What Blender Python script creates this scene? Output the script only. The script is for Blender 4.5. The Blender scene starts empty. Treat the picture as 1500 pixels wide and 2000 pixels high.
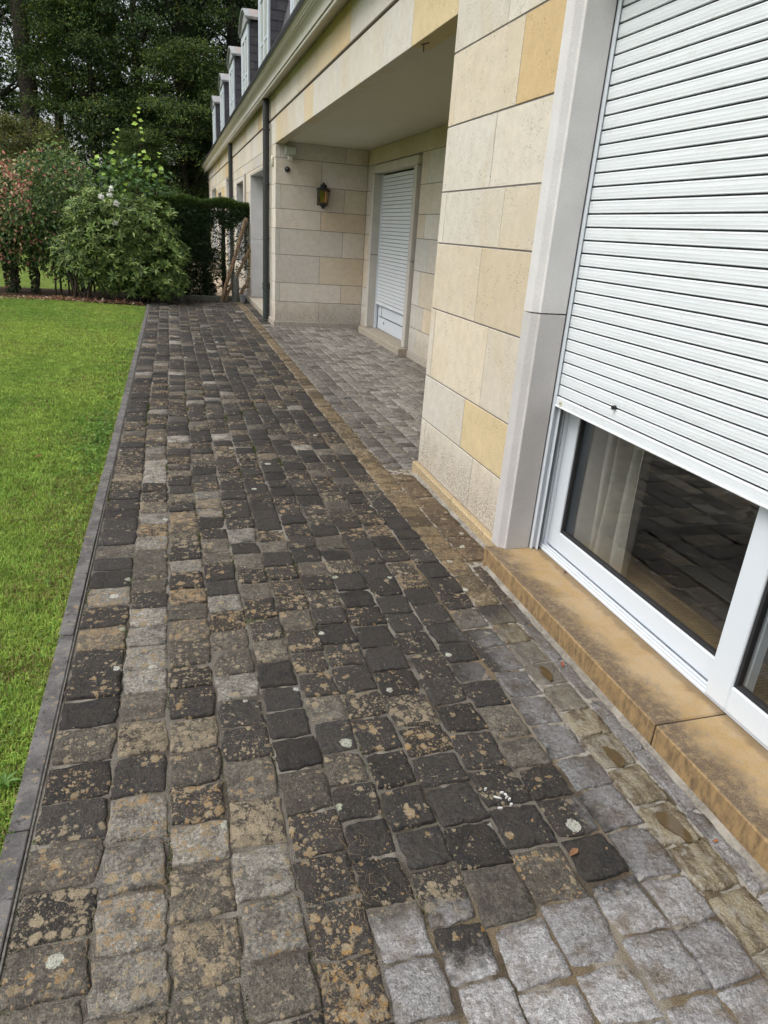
import bpy, math, random
import numpy as np
from mathutils import Matrix, Vector

random.seed(7)
RNG = np.random.default_rng(7)
scene = bpy.context.scene

# ------------------------------------------------------------------ camera
CAM_H = 1.6
F_PX = 1322.74                      # focal length in pixels of a 1500 x 2000 picture
YAW, PITCH, ROLL = 0.310429, 0.389480, 0.071797
def cam_axes():
    fwd = np.array([math.sin(YAW)*math.cos(PITCH), math.cos(YAW)*math.cos(PITCH), -math.sin(PITCH)])
    right = np.array([math.cos(YAW), -math.sin(YAW), 0.0])
    up = np.cross(right, fwd)
    c, s = math.cos(ROLL), math.sin(ROLL)
    return c*right + s*up, -s*right + c*up, fwd
CR, CU, CF = cam_axes()
camd = bpy.data.cameras.new('camera')
camd.sensor_fit = 'VERTICAL'; camd.sensor_height = 24.0; camd.lens = 24.0*F_PX/2000.0
camd.clip_start = 0.05; camd.clip_end = 1000.0
cam = bpy.data.objects.new('camera', camd); scene.collection.objects.link(cam)
cam.matrix_world = Matrix(((CR[0], CU[0], -CF[0], 0.0), (CR[1], CU[1], -CF[1], 0.0), (CR[2], CU[2], -CF[2], CAM_H), (0, 0, 0, 1)))
scene.camera = cam

# ------------------------------------------------------------------ sky, sun, exposure
SUN_EL, SUN_AZ = math.radians(58), math.radians(-100)      # azimuth from +Y towards +X
world = bpy.data.worlds.new('World'); scene.world = world; world.use_nodes = True
wn, wl = world.node_tree.nodes, world.node_tree.links
sky = wn.new('ShaderNodeTexSky'); sky.sky_type = 'NISHITA'; sky.sun_disc = False
sky.sun_elevation = SUN_EL; sky.sun_rotation = SUN_AZ
sky.air_density = 1.0; sky.dust_density = 4.0; sky.ozone_density = 1.0
hs = wn.new('ShaderNodeHueSaturation'); hs.inputs['Saturation'].default_value = 0.28
wl.new(sky.outputs[0], hs.inputs['Color'])
bg = wn['Background']; bg.inputs['Strength'].default_value = 0.15
wl.new(hs.outputs[0], bg.inputs['Color'])
sund = bpy.data.lights.new('sun', 'SUN'); sund.energy = 1.0; sund.angle = math.radians(40); sund.color = (1.0, 0.965, 0.91)
sun = bpy.data.objects.new('sun', sund); scene.collection.objects.link(sun)
sdir = Vector((math.sin(SUN_AZ)*math.cos(SUN_EL), math.cos(SUN_AZ)*math.cos(SUN_EL), math.sin(SUN_EL)))
sun.rotation_euler = sdir.to_track_quat('Z', 'Y').to_euler(); sun.location = (-6, 2, 12)
vs = scene.view_settings
vs.view_transform = 'Standard'; vs.look = 'None'; vs.gamma = 1.0; vs.use_curve_mapping = False
vs.exposure = 0.70
scene.cycles.use_denoising = True
scene.cycles.max_bounces = 5; scene.cycles.diffuse_bounces = 3; scene.cycles.glossy_bounces = 3; scene.cycles.transparent_max_bounces = 6
scene.cycles.use_adaptive_sampling = True; scene.cycles.adaptive_threshold = 0.03
scene.cycles.caustics_reflective = False; scene.cycles.caustics_refractive = False

# ------------------------------------------------------------------ mesh helpers
COL = scene.collection
WORLD_ORIGIN = {}
def fast_mesh(name, V, F, attrs=None, smooth=False):
    V = np.asarray(V, dtype=np.float32)
    me = bpy.data.meshes.new(name)
    if isinstance(F, np.ndarray):
        n, k = F.shape
        me.vertices.add(len(V)); me.vertices.foreach_set('co', V.ravel())
        me.loops.add(n*k); me.loops.foreach_set('vertex_index', F.astype(np.int32).ravel())
        me.polygons.add(n); me.polygons.foreach_set('loop_start', np.arange(0, n*k, k, dtype=np.int32))
        me.update(calc_edges=True)
    else:
        me.from_pydata(V.tolist(), [], F)
    if attrs:
        for a, arr in attrs.items():
            arr = np.asarray(arr, dtype=np.float32)
            if arr.shape[1] == 3: arr = np.concatenate([arr, np.ones((len(arr), 1), np.float32)], 1)
            at = me.attributes.new(a, 'FLOAT_COLOR', 'POINT'); at.data.foreach_set('color', arr.ravel())
    if smooth: me.shade_smooth()
    return me
def put(name, V, F, mat, parent=None, origin=None, attrs=None, smooth=False, color=None):
    V = np.asarray(V, dtype=float)
    if origin is None:
        lo, hi = V.min(0), V.max(0); origin = np.array([(lo[0]+hi[0])/2, (lo[1]+hi[1])/2, lo[2]])
    origin = np.asarray(origin, float)
    me = fast_mesh(name, V-origin, F, attrs, smooth)
    me.materials.append(mat)
    o = bpy.data.objects.new(name, me); COL.objects.link(o)
    WORLD_ORIGIN[o.name] = origin
    if parent is not None:
        o.parent = parent; o.location = origin - WORLD_ORIGIN[parent.name]
    else: o.location = origin
    if color is not None: o.color = (*color, 1.0)
    return o
def empty(name, loc, parent=None):
    o = bpy.data.objects.new(name, None); COL.objects.link(o); o.empty_display_size = 0.1
    WORLD_ORIGIN[o.name] = np.asarray(loc, float)
    o.location = loc if parent is None else np.asarray(loc, float) - WORLD_ORIGIN[parent.name]
    if parent is not None: o.parent = parent
    return o
def tag(o, label=None, cat=None, group=None, kind=None):
    if label: o['label'] = label
    if cat: o['category'] = cat
    if group: o['group'] = group
    if kind: o['kind'] = kind
    return o
def box(lo, hi):
    (a, b, c), (d, e, f) = lo, hi
    V = [(a,b,c),(d,b,c),(d,e,c),(a,e,c),(a,b,f),(d,b,f),(d,e,f),(a,e,f)]
    F = [(0,3,2,1),(4,5,6,7),(0,1,5,4),(1,2,6,5),(2,3,7,6),(3,0,4,7)]
    return V, F
def cbox(lo, hi, b=0.004):
    """box with every edge chamfered: 24 verts, 26 faces"""
    lo = np.array(lo, float); hi = np.array(hi, float)
    b = min(b, *((hi-lo)*0.3))
    idx, V = {}, []
    for sx in (0, 1):
        for sy in (0, 1):
            for sz in (0, 1):
                s = (sx, sy, sz)
                for ax in range(3):
                    p = []
                    for k in range(3):
                        e = lo[k] if s[k] == 0 else hi[k]
                        p.append(e if k == ax else e + (b if s[k] == 0 else -b))
                    idx[(s, ax)] = len(V); V.append(p)
    F = []
    for ax in range(3):
        o1, o2 = [(1, 2), (2, 0), (0, 1)][ax]
        for sd in (0, 1):
            q = []
            for a, c in ((0, 0), (1, 0), (1, 1), (0, 1)):
                s = [0, 0, 0]; s[ax] = sd; s[o1] = a; s[o2] = c; q.append(idx[(tuple(s), ax)])
            F.append(tuple(q) if sd else tuple(q[::-1]))
    for ax in range(3):                      # edges along axis ax
        o1, o2 = [(1, 2), (2, 0), (0, 1)][ax]
        for a in (0, 1):
            for c in (0, 1):
                s0 = [0, 0, 0]; s0[o1] = a; s0[o2] = c; s1 = list(s0); s1[ax] = 1
                q = [idx[(tuple(s0), o1)], idx[(tuple(s0), o2)], idx[(tuple(s1), o2)], idx[(tuple(s1), o1)]]
                F.append(tuple(q) if a != c else tuple(q[::-1]))
    for sx in (0, 1):
        for sy in (0, 1):
            for sz in (0, 1):
                s = (sx, sy, sz); t = [idx[(s, 0)], idx[(s, 1)], idx[(s, 2)]]
                F.append(tuple(t) if (sx+sy+sz) % 2 else tuple(t[::-1]))
    return V, F
def join(*parts):
    V, F = [], []
    for v, f in parts:
        o = len(V); V.extend([tuple(p) for p in v]); F.extend([tuple(i+o for i in q) for q in f])
    return V, F
def tube(path, radii, n=8, caps=True):
    P = [Vector(p) for p in path]; V, F = [], []
    if not hasattr(radii, '__len__'): radii = [radii]*len(P)
    up = None
    for i, p in enumerate(P):
        d = (P[min(i+1, len(P)-1)] - P[max(i-1, 0)]).normalized()
        if up is None: up = d.orthogonal().normalized()
        up = (up - d*up.dot(d)).normalized(); sd = d.cross(up)
        for k in range(n):
            a = 2*math.pi*k/n; q = p + (up*math.cos(a) + sd*math.sin(a))*radii[i]; V.append(tuple(q))
    for i in range(len(P)-1):
        for k in range(n):
            F.append((i*n+k, i*n+(k+1) % n, (i+1)*n+(k+1) % n, (i+1)*n+k))
    if caps:
        F.append(tuple(range(n))[::-1]); F.append(tuple(range((len(P)-1)*n, len(P)*n)))
    return V, F
def lathe(c, prof, n=16, a0=0.0):
    V, F = [], []
    for r, z in prof:
        for k in range(n):
            a = a0 + 2*math.pi*k/n; V.append((c[0]+r*math.cos(a), c[1]+r*math.sin(a), c[2]+z))
    for i in range(len(prof)-1):
        for k in range(n): F.append((i*n+k, i*n+(k+1) % n, (i+1)*n+(k+1) % n, (i+1)*n+k))
    F.append(tuple(range(n))[::-1]); F.append(tuple(range((len(prof)-1)*n, len(prof)*n)))
    return V, F
def extrude_y(prof, y0, y1):
    """closed profile [(x,z)...] extruded along Y"""
    n = len(prof)
    V = [(x, y0, z) for x, z in prof] + [(x, y1, z) for x, z in prof]
    F = [(i, (i+1) % n, n+(i+1) % n, n+i) for i in range(n)]
    F += [tuple(range(n))[::-1], tuple(range(n, 2*n))]
    return V, F

# ------------------------------------------------------------------ material helpers
class NT:
    def __init__(self, name):
        self.m = bpy.data.materials.new(name); self.m.use_nodes = True
        self.t = self.m.node_tree; self.N = self.t.nodes; self.L = self.t.links
        self.b = self.N['Principled BSDF']; self.out = self.N['Material Output']
    def new(self, t, **kw):
        n = self.N.new(t)
        for k, v in kw.items(): setattr(n, k, v)
        return n
    def set(self, sock, v):
        if hasattr(v, 'is_output'): self.L.new(v, sock)
        else: sock.default_value = (*v, 1.0) if (isinstance(v, tuple) and len(v) == 3 and sock.type == 'RGBA') else v
    def pos(self):
        return self.new('ShaderNodeNewGeometry').outputs['Position']
    def mapped(self, vec, scale=(1, 1, 1), loc=(0, 0, 0)):
        n = self.new('ShaderNodeMapping'); self.set(n.inputs['Vector'], vec)
        n.inputs['Scale'].default_value = scale; self.set(n.inputs['Location'], loc); return n.outputs[0]
    def noise(self, vec, scale, detail=3.0, rough=0.55, dist=0.0, col=False):
        n = self.new('ShaderNodeTexNoise'); self.set(n.inputs['Vector'], vec)
        n.inputs['Scale'].default_value = scale; n.inputs['Detail'].default_value = detail
        n.inputs['Roughness'].default_value = rough; n.inputs['Distortion'].default_value = dist
        return n.outputs['Color' if col else 'Fac']
    def voro(self, vec, scale, out='Distance', feature='F1', rnd=1.0):
        n = self.new('ShaderNodeTexVoronoi', feature=feature); self.set(n.inputs['Vector'], vec)
        n.inputs['Scale'].default_value = scale; n.inputs['Randomness'].default_value = rnd; return n.outputs[out]
    def math(self, op, a, b=0.0, c=0.0, clamp=False):
        n = self.new('ShaderNodeMath', operation=op, use_clamp=clamp)
        self.set(n.inputs[0], a); self.set(n.inputs[1], b); self.set(n.inputs[2], c); return n.outputs[0]
    def step(self, v, lo, hi, a=0.0, b=1.0):
        n = self.new('ShaderNodeMapRange', interpolation_type='SMOOTHSTEP')
        self.set(n.inputs['Value'], v); self.set(n.inputs['From Min'], lo); self.set(n.inputs['From Max'], hi)
        self.set(n.inputs['To Min'], a); self.set(n.inputs['To Max'], b); return n.outputs[0]
    def lin(self, v, lo, hi, a=0.0, b=1.0):
        n = self.new('ShaderNodeMapRange'); self.set(n.inputs['Value'], v)
        for k, x in zip(('From Min', 'From Max', 'To Min', 'To Max'), (lo, hi, a, b)): self.set(n.inputs[k], x)
        return n.outputs[0]
    def mix(self, f, a, b, mode='MIX'):
        n = self.new('ShaderNodeMix', data_type='RGBA', blend_type=mode)
        self.set(n.inputs[0], f); self.set(n.inputs[6], a); self.set(n.inputs[7], b); return n.outputs[2]
    def sep(self, v):
        n = self.new('ShaderNodeSeparateXYZ'); self.set(n.inputs[0], v); return n.outputs
    def attr(self, name):
        return self.new('ShaderNodeAttribute', attribute_name=name)
    def bump(self, h, strength=0.3, dist=0.005, normal=None):
        n = self.new('ShaderNodeBump'); n.inputs['Strength'].default_value = strength; n.inputs['Distance'].default_value = dist
        self.set(n.inputs['Height'], h)
        if normal: self.L.new(normal, n.inputs['Normal'])
        return n.outputs[0]
    def done(self, color=None, rough=None, normal=None, spec=None, metal=None):
        b = self.b
        if color is not None: self.set(b.inputs['Base Color'], color)
        if rough is not None: self.set(b.inputs['Roughness'], rough)
        if normal is not None: self.L.new(normal, b.inputs['Normal'])
        if spec is not None: self.set(b.inputs['Specular IOR Level'], spec)
        if metal is not None: b.inputs['Metallic'].default_value = metal
        return self.m
def scale_col(t, c, f):                       # colour * grey factor
    n = t.new('ShaderNodeVectorMath', operation='SCALE'); t.set(n.inputs[0], c); t.set(n.inputs['Scale'], f); return n.outputs[0]

M = {}
def mat_wallstone():
    t = NT('limestone'); p = t.pos(); oi = t.new('ShaderNodeObjectInfo'); r = oi.outputs['Random']
    off = t.new('ShaderNodeCombineXYZ'); t.L.new(t.math('MULTIPLY', r, 31.0), off.inputs[0]); t.L.new(t.math('MULTIPLY', r, 57.0), off.inputs[1])
    va = t.new('ShaderNodeVectorMath', operation='ADD'); t.L.new(p, va.inputs[0]); t.L.new(off.outputs[0], va.inputs[1]); q = va.outputs[0]
    n1 = t.noise(q, 2.6, 4, 0.55, 0.6); n2 = t.noise(q, 14, 5, 0.6); n3 = t.noise(q, 120, 2, 0.5)
    c = scale_col(t, oi.outputs['Color'], t.lin(n2, 0.25, 0.75, 0.90, 1.08))
    c = t.mix(t.step(n1, 0.42, 0.72, 0.0, 0.4), c, (0.50, 0.36, 0.19), 'MULTIPLY') if False else t.mix(t.step(n1, 0.45, 0.75, 0.0, 0.35), c, (0.50, 0.40, 0.25))
    c = scale_col(t, c, t.lin(n3, 0.3, 0.7, 0.93, 1.05))
    # pits: small elongated dark holes, gathered in bands
    vz = t.mapped(q, (1, 1, 0.62)); pv = t.voro(vz, 85, 'Distance'); band = t.noise(q, 6.5, 3, 0.6, 1.0)
    pit = t.math('MULTIPLY', t.step(pv, 0.14, 0.28, 1.0, 0.0), t.step(band, 0.47, 0.60))
    c = t.mix(t.math('MULTIPLY', pit, 0.75), c, (0.13, 0.09, 0.055))
    # dirt splashed up from the paving, with its own ragged edge
    z = t.sep(p)[2]; dn = t.noise(p, 9, 5, 0.65); dirt = t.math('MULTIPLY', t.step(t.math('ADD', z, t.math('MULTIPLY', dn, -0.55)), -0.16, 0.24, 1.0, 0.0), t.step(t.noise(p, 150, 3, 0.6), 0.42, 0.6))
    c = t.mix(t.math('MULTIPLY', dirt, 0.72), c, (0.12, 0.095, 0.07))
    h = t.math('ADD', t.math('MULTIPLY', pit, -1.0), t.math('MULTIPLY', n3, 0.25))
    return t.done(c, 0.78, t.bump(h, 0.5, 0.004), 0.3)
def mat_plain(name, col, rough=0.6, nscale=25, amt=0.15, bump=0.15, bdist=0.003, spec=0.4, metal=None, tint=None):
    t = NT(name); p = t.pos(); n = t.noise(p, nscale, 5, 0.6); n2 = t.noise(p, nscale*0.13, 3, 0.5)
    c = scale_col(t, tuple(col), t.lin(n, 0.25, 0.75, 1-amt, 1+amt))
    if tint: c = t.mix(t.step(n2, 0.45, 0.65, 0, 0.6), c, tint)
    return t.done(c, rough, t.bump(n, bump, bdist) if bump else None, spec, metal)
def mat_jamb():
    t = NT('grey_limestone'); p = t.pos(); oi = t.new('ShaderNodeObjectInfo')
    n = t.noise(p, 5, 4, 0.6); n3 = t.noise(p, 210, 2, 0.6); v = t.voro(p, 130)
    c = scale_col(t, oi.outputs['Color'], t.lin(n, 0.3, 0.7, 0.93, 1.06)); c = scale_col(t, c, t.lin(n3, 0.3, 0.7, 0.88, 1.08))
    z = t.sep(p)[2]; low = t.step(z, 0.9, 1.32, 1.0, 0.25)
    pit = t.math('MULTIPLY', t.step(v, 0.12, 0.25, 1, 0), t.math('MULTIPLY', low, t.step(t.noise(p, 30, 2), 0.42, 0.6)))
    c = t.mix(t.math('MULTIPLY', pit, 0.6), c, (0.14, 0.12, 0.11))
    return t.done(c, 0.8, t.bump(t.math('SUBTRACT', t.math('MULTIPLY', n3, 0.3), pit), 0.5, 0.003), 0.3)
def mat_sill():
    t = NT('ochre_sandstone'); p = t.pos(); s = t.sep(p)
    n = t.noise(p, 6, 4, 0.6); nf = t.noise(p, 190, 3, 0.6); nm = t.noise(p, 28, 4, 0.65); streak = t.noise(t.mapped(p, (34, 40, 15)), 1.0, 6, 0.75, 0.3)
    c = t.mix(t.step(n, 0.35, 0.65), (0.33, 0.225, 0.105), (0.38, 0.28, 0.16))
    c = scale_col(t, c, t.lin(nf, 0.25, 0.75, 0.82, 1.14))
    # grey worn patches
    c = t.mix(t.step(nm, 0.45, 0.70, 0, 0.55), c, (0.33, 0.265, 0.185))
    # black crust along the outer edge, ragged
    d = t.math('SUBTRACT', s[0], 1.52); e = t.math('ADD', t.math('MULTIPLY', t.noise(p, 7, 6, 0.75), 0.26), t.math('MULTIPLY', nf, 0.06))
    crust = t.math('MULTIPLY', t.step(t.math('SUBTRACT', d, e), -0.12, 0.02, 1.0, 0.0), t.step(t.noise(p, 45, 5, 0.75), 0.30, 0.55, 0.45, 1.0))
    bk = t.math('MULTIPLY', t.step(t.math('ADD', s[0], t.math('MULTIPLY', t.noise(p, 11, 4, 0.7), 0.09)), 1.805, 1.84), 0.6)
    c = t.mix(t.math('MULTIPLY', t.math('MAXIMUM', crust, bk), t.step(nf, 0.25, 0.6, 0.55, 0.9)), c, (0.075, 0.058, 0.045))
    front = t.step(d, 0.002, 0.006, 1.0, 0.0)
    fc = t.mix(t.step(streak, 0.36, 0.70, 0.0, 0.85), (0.31, 0.205, 0.095), (0.080, 0.058, 0.037))
    c = t.mix(t.math('MULTIPLY', front, 0.9), c, fc)
    return t.done(c, 0.85, t.bump(nf, 0.5, 0.003), 0.25)
def mat_cobble(wet):
    """old setts; wet=True adds the wet zone along the house, its sheen painted in pale"""
    t = NT('damp_sett' if wet else 'weathered_sett'); p = t.pos(); a = t.attr('tint'); b = t.attr('prop')
    pr = t.sep(b.outputs['Vector']); lich, olive, rnd = pr[0], pr[1], pr[2]
    off = t.new('ShaderNodeCombineXYZ'); t.L.new(t.math('MULTIPLY', rnd, 41.0), off.inputs[0]); t.L.new(t.math('MULTIPLY', rnd, 23.0), off.inputs[1])
    va = t.new('ShaderNodeVectorMath', operation='ADD'); t.L.new(p, va.inputs[0]); t.L.new(off.outputs[0], va.inputs[1]); q = va.outputs[0]
    s = t.sep(p)
    nf = t.noise(q, 240, 2, 0.65); nm = t.noise(q, 34, 5, 0.68, 0.4); nb = t.noise(q, 11, 3, 0.6)
    ng = t.noise(q, 88, 3, 0.7); c = scale_col(t, a.outputs['Color'], t.lin(nm, 0.25, 0.75, 0.35, 1.70)); c = scale_col(t, c, t.lin(nf, 0.25, 0.75, 0.55, 1.5)); c = scale_col(t, c, t.lin(ng, 0.28, 0.72, 0.40, 1.65))
    c = t.mix(t.step(nb, 0.44, 0.70, 0, 0.42), c, t.mix(0.45, c, scale_col(t, (0.085, 0.060, 0.036), t.lin(nf, 0.25, 0.75, 0.5, 1.5))))
    # dark crust blotches on the paler stones
    cr2 = t.step(t.noise(q, 17, 6, 0.75, 0.3), 0.46, 0.62, 0.0, 0.72); c = t.mix(cr2, c, scale_col(t, (0.032, 0.027, 0.023), t.lin(nf, 0.25, 0.75, 0.5, 1.5)))
    # lichen: many small rounded rosettes of several sizes, thicker on some stones
    nv = t.noise(q, 75, 2, 0.6, col=True)
    wq = t.new('ShaderNodeVectorMath', operation='MULTIPLY_ADD'); t.L.new(nv, wq.inputs[0]); wq.inputs[1].default_value = (0.020, 0.020, 0.020); t.L.new(q, wq.inputs[2]); wq = t.mapped(wq.outputs[0], (1, 1, 0))
    amount = t.math('ADD', lich, t.lin(nb, 0.3, 0.7, 0.35, -0.45))
    def rosettes(scale, rmax, gate, add=0.0):
        v = t.new('ShaderNodeTexVoronoi', feature='F1', voronoi_dimensions='2D'); t.L.new(wq, v.inputs['Vector']); v.inputs['Scale'].default_value = scale
        cc = t.sep(v.outputs['Color']); r = t.math('MULTIPLY', t.lin(cc[1], 0, 1, 0.25, 1.0), rmax)
        m = t.step(v.outputs['Distance'], t.math('MULTIPLY', r, 0.62), r, 1.0, 0.0)
        return t.math('MULTIPLY', m, t.math('LESS_THAN', cc[0], t.math('MULTIPLY_ADD', amount, gate, add))), cc
    m1, cc1 = rosettes(30, 0.68, 0.85); m2, cc2 = rosettes(70, 0.58, 0.85); m3, cc3 = rosettes(160, 0.5, 0.7, 0.05)
    lm = t.math('MAXIMUM', t.math('MAXIMUM', m1, m2), t.math('MULTIPLY', m3, 0.7))
    film = t.math('MULTIPLY', t.step(t.noise(q, 30, 6, 0.75), t.lin(amount, 0, 1.2, 0.74, 0.40), t.lin(amount, 0, 1.2, 0.80, 0.52)), 0.8)
    lm = t.math('MAXIMUM', lm, film)
    warm = t.math('MULTIPLY', t.step(nv, 0.44, 0.62), t.step(rnd, 0.35, 0.65)); lc = t.mix(warm, (0.270, 0.222, 0.150), (0.300, 0.172, 0.056))
    lc = t.mix(t.math('MULTIPLY', cc1[2], 0.6), lc, (0.13, 0.105, 0.072))
    lc = scale_col(t, lc, t.lin(nf, 0.2, 0.8, 0.5, 1.35))
    porch = t.math('MULTIPLY', t.step(t.math('ADD', s[0], t.math('MULTIPLY', nb, 0.3)), 1.75, 2.0), t.step(s[1], 4.3, 4.6))
    rough = t.math('SUBTRACT', t.lin(nm, 0.3, 0.7, 0.60, 0.88), t.math('MULTIPLY', porch, 0.24)); dry = 1.0; spec = 0.3
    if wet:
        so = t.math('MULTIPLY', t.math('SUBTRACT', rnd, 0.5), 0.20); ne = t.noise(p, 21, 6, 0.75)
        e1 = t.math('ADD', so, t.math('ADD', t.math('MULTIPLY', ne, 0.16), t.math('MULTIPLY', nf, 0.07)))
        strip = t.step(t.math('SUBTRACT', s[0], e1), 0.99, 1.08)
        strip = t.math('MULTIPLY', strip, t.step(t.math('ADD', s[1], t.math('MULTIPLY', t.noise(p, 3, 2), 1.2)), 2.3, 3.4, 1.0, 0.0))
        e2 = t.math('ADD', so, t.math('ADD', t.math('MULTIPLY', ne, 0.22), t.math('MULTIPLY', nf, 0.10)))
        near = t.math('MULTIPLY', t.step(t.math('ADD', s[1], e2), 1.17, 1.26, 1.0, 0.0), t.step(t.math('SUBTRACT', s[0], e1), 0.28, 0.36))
        wet_sheen = t.math('MAXIMUM', strip, near); dry = t.math('SUBTRACT', 1.0, wet_sheen)
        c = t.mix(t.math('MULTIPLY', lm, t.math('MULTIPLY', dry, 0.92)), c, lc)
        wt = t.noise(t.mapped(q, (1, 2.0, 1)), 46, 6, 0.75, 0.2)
        wet_sheen_col = t.mix(t.step(wt, 0.36, 0.62), (0.165, 0.160, 0.161), (0.345, 0.34, 0.345))  # reflected sky and shutter on the wet setts, painted as pale grey
        wet_sheen_col = t.mix(t.step(t.noise(p, 9, 5, 0.7), 0.46, 0.66, 0, 0.80), wet_sheen_col, (0.12, 0.088, 0.052))
        wet_sheen_col = t.mix(near, scale_col(t, wet_sheen_col, 0.60), wet_sheen_col)
        wet_sheen_col = scale_col(t, wet_sheen_col, t.lin(nf, 0.25, 0.75, 0.50, 1.50)); wet_sheen_col = scale_col(t, wet_sheen_col, t.lin(rnd, 0, 1, 0.68, 1.15)); wet_sheen_col = t.mix(t.step(nb, 0.48, 0.66, 0.0, 0.5), wet_sheen_col, (0.085, 0.072, 0.065))
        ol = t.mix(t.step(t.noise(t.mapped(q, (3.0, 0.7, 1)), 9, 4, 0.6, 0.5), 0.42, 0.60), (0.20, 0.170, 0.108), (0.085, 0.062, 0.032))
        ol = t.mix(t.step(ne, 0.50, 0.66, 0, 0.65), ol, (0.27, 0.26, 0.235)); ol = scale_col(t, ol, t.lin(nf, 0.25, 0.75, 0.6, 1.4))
        wet_sheen_col = t.mix(t.math('MULTIPLY', olive, t.step(rnd, 0.05, 0.35, 0.45, 1.0)), wet_sheen_col, ol)
        c = t.mix(t.math('MULTIPLY', wet_sheen, 0.95), c, wet_sheen_col)
        rough = t.lin(t.math('MULTIPLY', wet_sheen, 0.9), 0, 1, rough, t.step(ne, 0.38, 0.62, 0.08, 0.36)); spec = t.lin(wet_sheen, 0, 1, 0.30, 0.75)
    else: c = t.mix(t.math('MULTIPLY', lm, 0.92), c, lc)
    # a few larger whitish lichens
    wv = t.new('ShaderNodeTexVoronoi', feature='F1', voronoi_dimensions='2D'); t.L.new(wq, wv.inputs['Vector']); wv.inputs['Scale'].default_value = 9.0
    cell = t.sep(wv.outputs['Color']); rad = t.lin(cell[1], 0, 1, 0.03, 0.20)
    wm = t.math('MULTIPLY', t.math('LESS_THAN', wv.outputs['Distance'], rad), t.math('GREATER_THAN', cell[0], 0.94)); wm = t.math('MULTIPLY', wm, dry)
    c = t.mix(t.math('MULTIPLY', wm, t.step(ng, 0.3, 0.55, 0.25, 0.85)), c, scale_col(t, t.mix(cell[2], (0.30, 0.32, 0.23), (0.50, 0.50, 0.46)), t.lin(nf, 0.2, 0.8, 0.7, 1.2)))
    h = t.math('ADD', t.math('ADD', t.math('MULTIPLY', nm, 1.2), t.math('MULTIPLY', ng, 0.7)), t.math('ADD', t.math('MULTIPLY', nf, 0.3), t.math('MULTIPLY', lm, 0.12)))
    return t.done(c, rough, t.bump(h, 0.9, 0.009), spec)
def mat_joint():
    t = NT('grit_joint'); p = t.pos(); s = t.sep(p)
    n = t.noise(p, 330, 2, 0.6); v = t.voro(p, 260); nb = t.noise(p, 2.2, 4, 0.6)
    c = t.mix(t.step(n, 0.35, 0.65), (0.075, 0.066, 0.055), (0.20, 0.185, 0.16))
    m = t.math('MULTIPLY', t.step(nb, 0.54, 0.66), t.step(s[0], 0.3, 0.9, 1.0, 0.1))
    c = t.mix(t.math('MULTIPLY', m, 0.8), c, t.mix(n, (0.020, 0.028, 0.008), (0.075, 0.085, 0.02)))
    wz = t.math('MAXIMUM', t.step(s[0], 0.98, 1.15), t.math('MULTIPLY', t.step(s[1], 1.0, 1.25, 1.0, 0.0), t.step(s[0], 0.4, 0.6))); c = t.mix(t.math('MULTIPLY', wz, 0.7), c, scale_col(t, (0.15, 0.108, 0.058), t.lin(n, 0.25, 0.75, 0.6, 1.3)))
    dk = t.step(t.noise(p, 5, 3), 0.48, 0.60, 0.0, 0.7); c = t.mix(dk, c, (0.045, 0.035, 0.026))
    run = t.step(t.noise(t.mapped(p, (7, 0.9, 1)), 1.0, 3, 0.6), 0.52, 0.62); c = t.mix(t.math('MULTIPLY', run, t.step(n, 0.3, 0.6, 0.45, 0.85)), c, (0.27, 0.25, 0.215))
    pale = t.math('MULTIPLY', t.step(s[0], 1.12, 1.30), t.step(t.noise(p, 30, 3), 0.46, 0.56)); c = t.mix(t.math('MULTIPLY', pale, 0.75), c, (0.36, 0.345, 0.31))
    return t.done(c, 0.92, t.bump(t.math('ADD', n, v), 0.8, 0.004), 0.2)
def mat_kerb():
    t = NT('kerb_concrete'); p = t.pos(); n = t.noise(p, 9, 4, 0.65); nf = t.noise(p, 230, 2, 0.6)
    c = t.mix(t.step(n, 0.35, 0.65), (0.070, 0.067, 0.067), (0.135, 0.130, 0.128)); c = scale_col(t, c, t.lin(nf, 0.25, 0.75, 0.75, 1.25))
    c = t.mix(t.step(t.noise(p, 33, 3), 0.60, 0.66, 0, 0.5), c, (0.30, 0.22, 0.11))
    c = t.mix(t.step(t.noise(p, 40, 3), 0.62, 0.67, 0, 0.8), c, (0.035, 0.032, 0.03))
    return t.done(c, 0.85, t.bump(nf, 0.5, 0.003), 0.25)
def mat_shutter():
    t = NT('white_aluminium'); p = t.pos()
    st = t.noise(t.mapped(p, (1, 1.2, 30)), 3, 4, 0.6); n = t.noise(p, 40, 3)
    c = t.mix(t.step(st, 0.35, 0.7), (0.63, 0.665, 0.695), (0.70, 0.73, 0.755))
    c = t.mix(t.step(t.noise(t.mapped(p, (1, 3, 22)), 2.0, 5, 0.7), 0.52, 0.75, 0, 0.30), c, (0.42, 0.40, 0.34)); c = t.mix(t.step(t.noise(p, 60, 3, 0.7), 0.66, 0.72, 0, 0.3), c, (0.36, 0.32, 0.24))
    return t.done(c, t.lin(n, 0.3, 0.7, 0.32, 0.48), t.bump(n, 0.04, 0.001), 0.5)
def mat_pvc():
    t = NT('white_frame'); p = t.pos(); n = t.noise(p, 30, 4, 0.65)
    c = t.mix(t.step(n, 0.55, 0.78, 0, 0.12), (0.60, 0.645, 0.69), (0.46, 0.45, 0.43)); 
    return t.done(c, 0.35, None, 0.5)
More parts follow.
